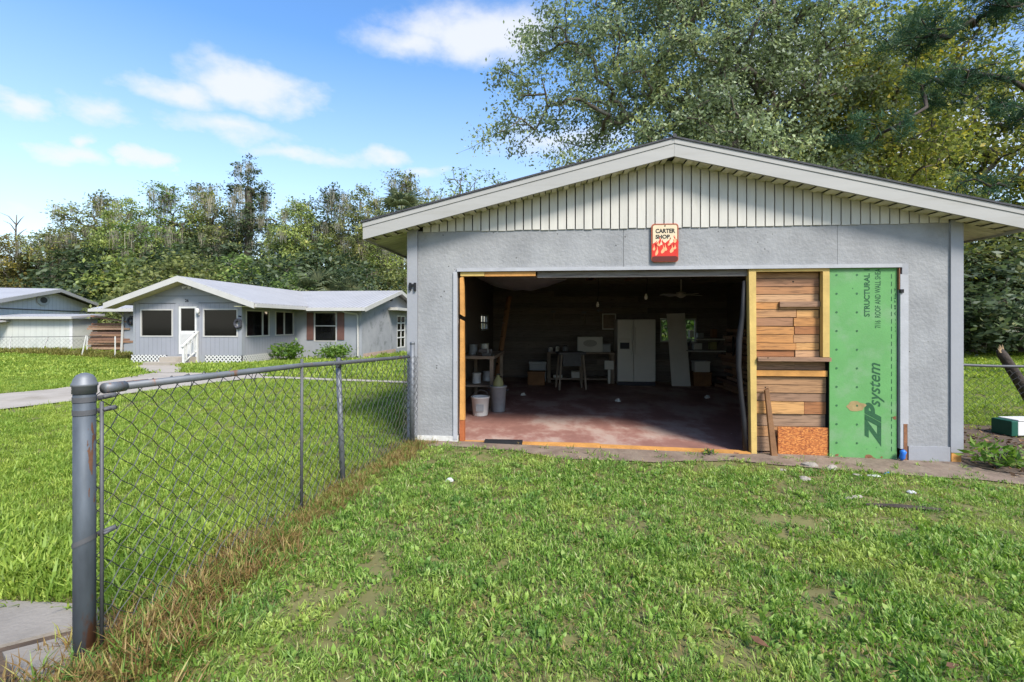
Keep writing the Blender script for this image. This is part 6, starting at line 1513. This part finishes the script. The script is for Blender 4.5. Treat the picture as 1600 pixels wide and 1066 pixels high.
def scatter(name, label, sources, X, Y, S, seed, tilt=.15):
    rng = np.random.default_rng(seed); n = len(X)
    me = bpy.data.meshes.new(name); co = np.stack([X, Y, [g(x, y) for x, y in zip(X, Y)]], 1).astype(np.float32)
    me.vertices.add(n); me.vertices.foreach_set('co', co.ravel())
    rot = np.stack([rng.normal(size=n) * tilt, rng.normal(size=n) * tilt, rng.uniform(0, 6.283, n)], 1).astype(np.float32)
    a = me.attributes.new('rot', 'FLOAT_VECTOR', 'POINT'); a.data.foreach_set('vector', rot.ravel())
    a = me.attributes.new('scl', 'FLOAT', 'POINT'); a.data.foreach_set('value', np.asarray(S, np.float32))
    a = me.attributes.new('pick', 'INT', 'POINT'); a.data.foreach_set('value', rng.integers(0, len(sources), n).astype(np.int32))
    me.update()
    o = bpy.data.objects.new(name, me); COL.objects.link(o)
    nt = bpy.data.node_groups.new(name + '_scatter', 'GeometryNodeTree')
    nt.interface.new_socket('Geometry', in_out='INPUT', socket_type='NodeSocketGeometry'); nt.interface.new_socket('Geometry', in_out='OUTPUT', socket_type='NodeSocketGeometry')
    N = nt.nodes.new; L = nt.links.new
    gi = N('NodeGroupInput'); go = N('NodeGroupOutput'); iop = N('GeometryNodeInstanceOnPoints'); iop.inputs['Pick Instance'].default_value = True
    jn = N('GeometryNodeJoinGeometry')
    for s in sources:
        oi = N('GeometryNodeObjectInfo'); oi.inputs['Object'].default_value = s; oi.inputs['As Instance'].default_value = True; L(oi.outputs['Geometry'], jn.inputs[0])
    def attr(nm, t):
        q = N('GeometryNodeInputNamedAttribute'); q.data_type = t; q.inputs['Name'].default_value = nm; return q.outputs['Attribute']
    L(gi.outputs[0], iop.inputs['Points']); L(jn.outputs[0], iop.inputs['Instance'])
    L(attr('pick', 'INT'), iop.inputs['Instance Index']); L(attr('rot', 'FLOAT_VECTOR'), iop.inputs['Rotation']); L(attr('scl', 'FLOAT'), iop.inputs['Scale'])
    L(iop.outputs[0], go.inputs[0])
    md = o.modifiers.new('scatter', 'NODES'); md.node_group = nt
    o['kind'] = 'stuff'; o['label'] = label; o['category'] = 'grass'
    return o

def in_garage(x, y, m=0.0):
    dx, dy = x - GL.x, y - GL.y; a = dx * CT - dy * ST; t = dx * ST + dy * CT
    return -m < a < GW + m and -.02 - m * .3 < t < GD + m
def in_house(x, y):
    dx, dy = x - HO.x, y - HO.y; a = dx * CT - dy * ST; t = dx * ST + dy * CT
    return (-5 < a < .1 and -.02 < t < 4.5) or (-9.5 < a < 3.6 and 4.15 < t < 14.5) or (-3.8 < a < -1.9 and -1.6 < t < .1)
def fence_x(y):
    if y <= FP[0].y: return FP[0].x
    for i in range(3):
        if y <= FP[i + 1].y: return FP[i].x + (FP[i + 1].x - FP[i].x) * (y - FP[i].y) / (FP[i + 1].y - FP[i].y)
    return FP[3].x
bare_boxes = [(min(p[0] for p in q), max(p[0] for p in q), min(p[1] for p in q), max(p[1] for p in q), q) for q in BARE]
def on_bare(x, y):
    for (a, b_, c, d, q) in bare_boxes:
        if a < x < b_ and c < y < d and inside(q, x, y): return True
    return False
gr_ = random.Random(77)
front = [[], [], []]; lawn = [[], [], []]; far = [[], [], []]; dry = [[], [], []]
def add(lst, x, y, s): lst[0].append(x); lst[1].append(y); lst[2].append(s)
y = 1.55
while y < 60:
    dens = 560 if y < 3.2 else (400 if y < 5 else (230 if y < 8 else (80 if y < 14 else (26 if y < 24 else 7))))
    step = .25 if y < 14 else 1.0
    xl = max(-1.16 * (y + step) - .4, -34); xr = 1.16 * (y + step) + .4
    cnt = int((xr - xl) * step * dens)
    for _ in range(cnt):
        px_, py_ = gr_.uniform(xl, xr), y + gr_.uniform(0, step)
        if py_ > 9 and -1.6 < px_ < 4.8 and py_ < 30: continue          # behind the garage, never seen
        if in_garage(px_, py_, .02) or on_bare(px_, py_): continue
        if py_ > 18 and in_house(px_, py_): continue
        keep = 1.0
        nn = mnoise.noise(Vector((px_ * 1.8, py_ * 1.8, 9.0)))
        if 3.5 < py_ < 9:
            if inside(DIRT, px_, py_): keep = .05 + (.16 if nn > .1 else 0)
            if inside(LITTER, px_, py_): keep = .06
        if px_ > -1.9 and nn < -.36: keep *= .4
        if py_ < 3.4 and px_ < -1.5 and any(on_bare(px_ + dx_, py_ + dy_) for dx_, dy_ in ((.07, 0), (-.07, 0), (0, .07), (0, -.07))): continue
        if 3.6 < py_ < 6 and px_ > 2.6 and nn > -.05 and py_ > 4.35 - .0 * px_: keep *= .45
        if gr_.random() > keep: continue
        fx = fence_x(py_)
        if py_ < 6.2 and -.10 < px_ - fx < .30 and gr_.random() < .72: continue    # the dead strip along the fence
        s = gr_.uniform(.7, 1.25) * (1 + .35 * mnoise.noise(Vector((px_ * .9, py_ * .9, 4.0))))
        if py_ > 24 or py_ > 14: add(far, px_, py_, s * (1.6 if py_ < 24 else 2.6))
        elif px_ < fx or py_ > 6.5: add(lawn, px_, py_, s * (1.35 if (py_ < 3.6 and px_ < -1.95) else (.85 if py_ < 8 else 1.1)))
        else: add(front, px_, py_, s * .78)
    y += step
# dead strip along the fence and round the near post
for _ in range(1500):
    y_ = 1.75 + 4.15 * gr_.random() ** 1.15; x_ = fence_x(y_) + gr_.gauss(.10, .10)
    if on_bare(x_, y_) and gr_.random() < .8: continue
    add(dry, x_, y_, gr_.uniform(.45, 1.0) * (1.15 if y_ < 3.2 else .75))
for _ in range(130):
    add(dry, -1.62 + gr_.gauss(0, .14), 2.15 + gr_.gauss(0, .14), gr_.uniform(.8, 1.25))
tA = [tuft('tuft', s, 36, .085, .02, .065, .0034, 'grass_front', 1.05) for s in (1, 2, 3)] + [tuft('tuft', 4, 12, .06, .04, .10, .0045, 'grass_front', .7), tuft('tuft', 5, 22, .08, .02, .05, .008, 'grass_front', 1.0)]
tL = [tuft('tuft', s, 36, .09, .025, .07, .0032, 'grass_lawn', .85) for s in (11, 12, 13)] + [tuft('tuft', 14, 16, .06, .04, .10, .0045, 'grass_lawn', .7)]
tF = [tuft('tuft', s, 34, .16, .03, .075, .008, 'grass_lawn', .8) for s in (21, 22)]
tD = [tuft('tuft', s, 26, .06, .04, .14, .0026, 'grass_dry', 1.1) for s in (31, 32)] + [tuft('tuft', 33, 18, .05, .04, .14, .0034, 'grass_front', .8)]
tA += [tuft('tuft', 6, 9, .05, .03, .06, .014, 'grass_front', 1.15), tuft('tuft', 8, 40, .09, .015, .05, .0034, 'grass_front', 1.2), tuft('tuft', 9, 10, .09, .015, .05, .0028, 'grass_dry', 1.3), tuft('tuft', 10, 14, .09, .012, .035, .011, 'grass_front', 1.3)]
scatter('front_grass', 'green weedy grass in front of the garage', tA, *front, 1, .32)
scatter('lawn_grass', 'bright mown lawn beyond the fence', tL, *lawn, 2)
scatter('far_grass', 'distant lawn around the houses', tF, *far, 3)
scatter('dry_grass', 'dry brown grass along the foot of the fence', tD, *dry, 4, .25)
# taller weeds before the shed
wx, wy, wsz = [], [], []
for _ in range(1000):
    x_ = gr_.uniform(-27, -16.5); y_ = gr_.uniform(22.3, 24.6); wx.append(x_); wy.append(y_); wsz.append(gr_.uniform(1.0, 2.1))
leaf_mat('grass_weedy', [(0, (.10, .10, .02)), (.5, (.22, .20, .045)), (1, (.34, .29, .09))], trans=.35)
tW = [tuft('tuft', s, 24, .09, .05, .16, .007, 'grass_weedy', .5) for s in (41, 42)]
scatter('weedy_grass', 'tall yellowish weeds before the shed and timber piles', tW, wx, wy, wsz, 5)
# fallen leaves on the dark soil beside the garage
lv_rng = np.random.default_rng(9)
n = 900; a_ = lv_rng.uniform(6.4, 9.2, n); t_ = lv_rng.uniform(-.9, 2.0, n)
P = np.array([gw(a, t)[:] for a, t in zip(a_, t_)]); P[:, 2] = [g(p[0], p[1]) + .03 for p in P]
leaf_mat('litter_leaf', [(0, (.05, .03, .018)), (.5, (.14, .08, .04)), (1, (.26, .16, .08))], trans=.1)
o = bpy.data.objects.new('leaf_litter', quads_mesh('leaf_litter', leaf_quads(lv_rng, P, .055, .55, 1.6), lv_rng.uniform(size=n), 'litter_leaf')); COL.objects.link(o); o['kind'] = 'stuff'; o['label'] = 'fallen brown leaves on the soil beside the garage'; o['category'] = 'leaves'
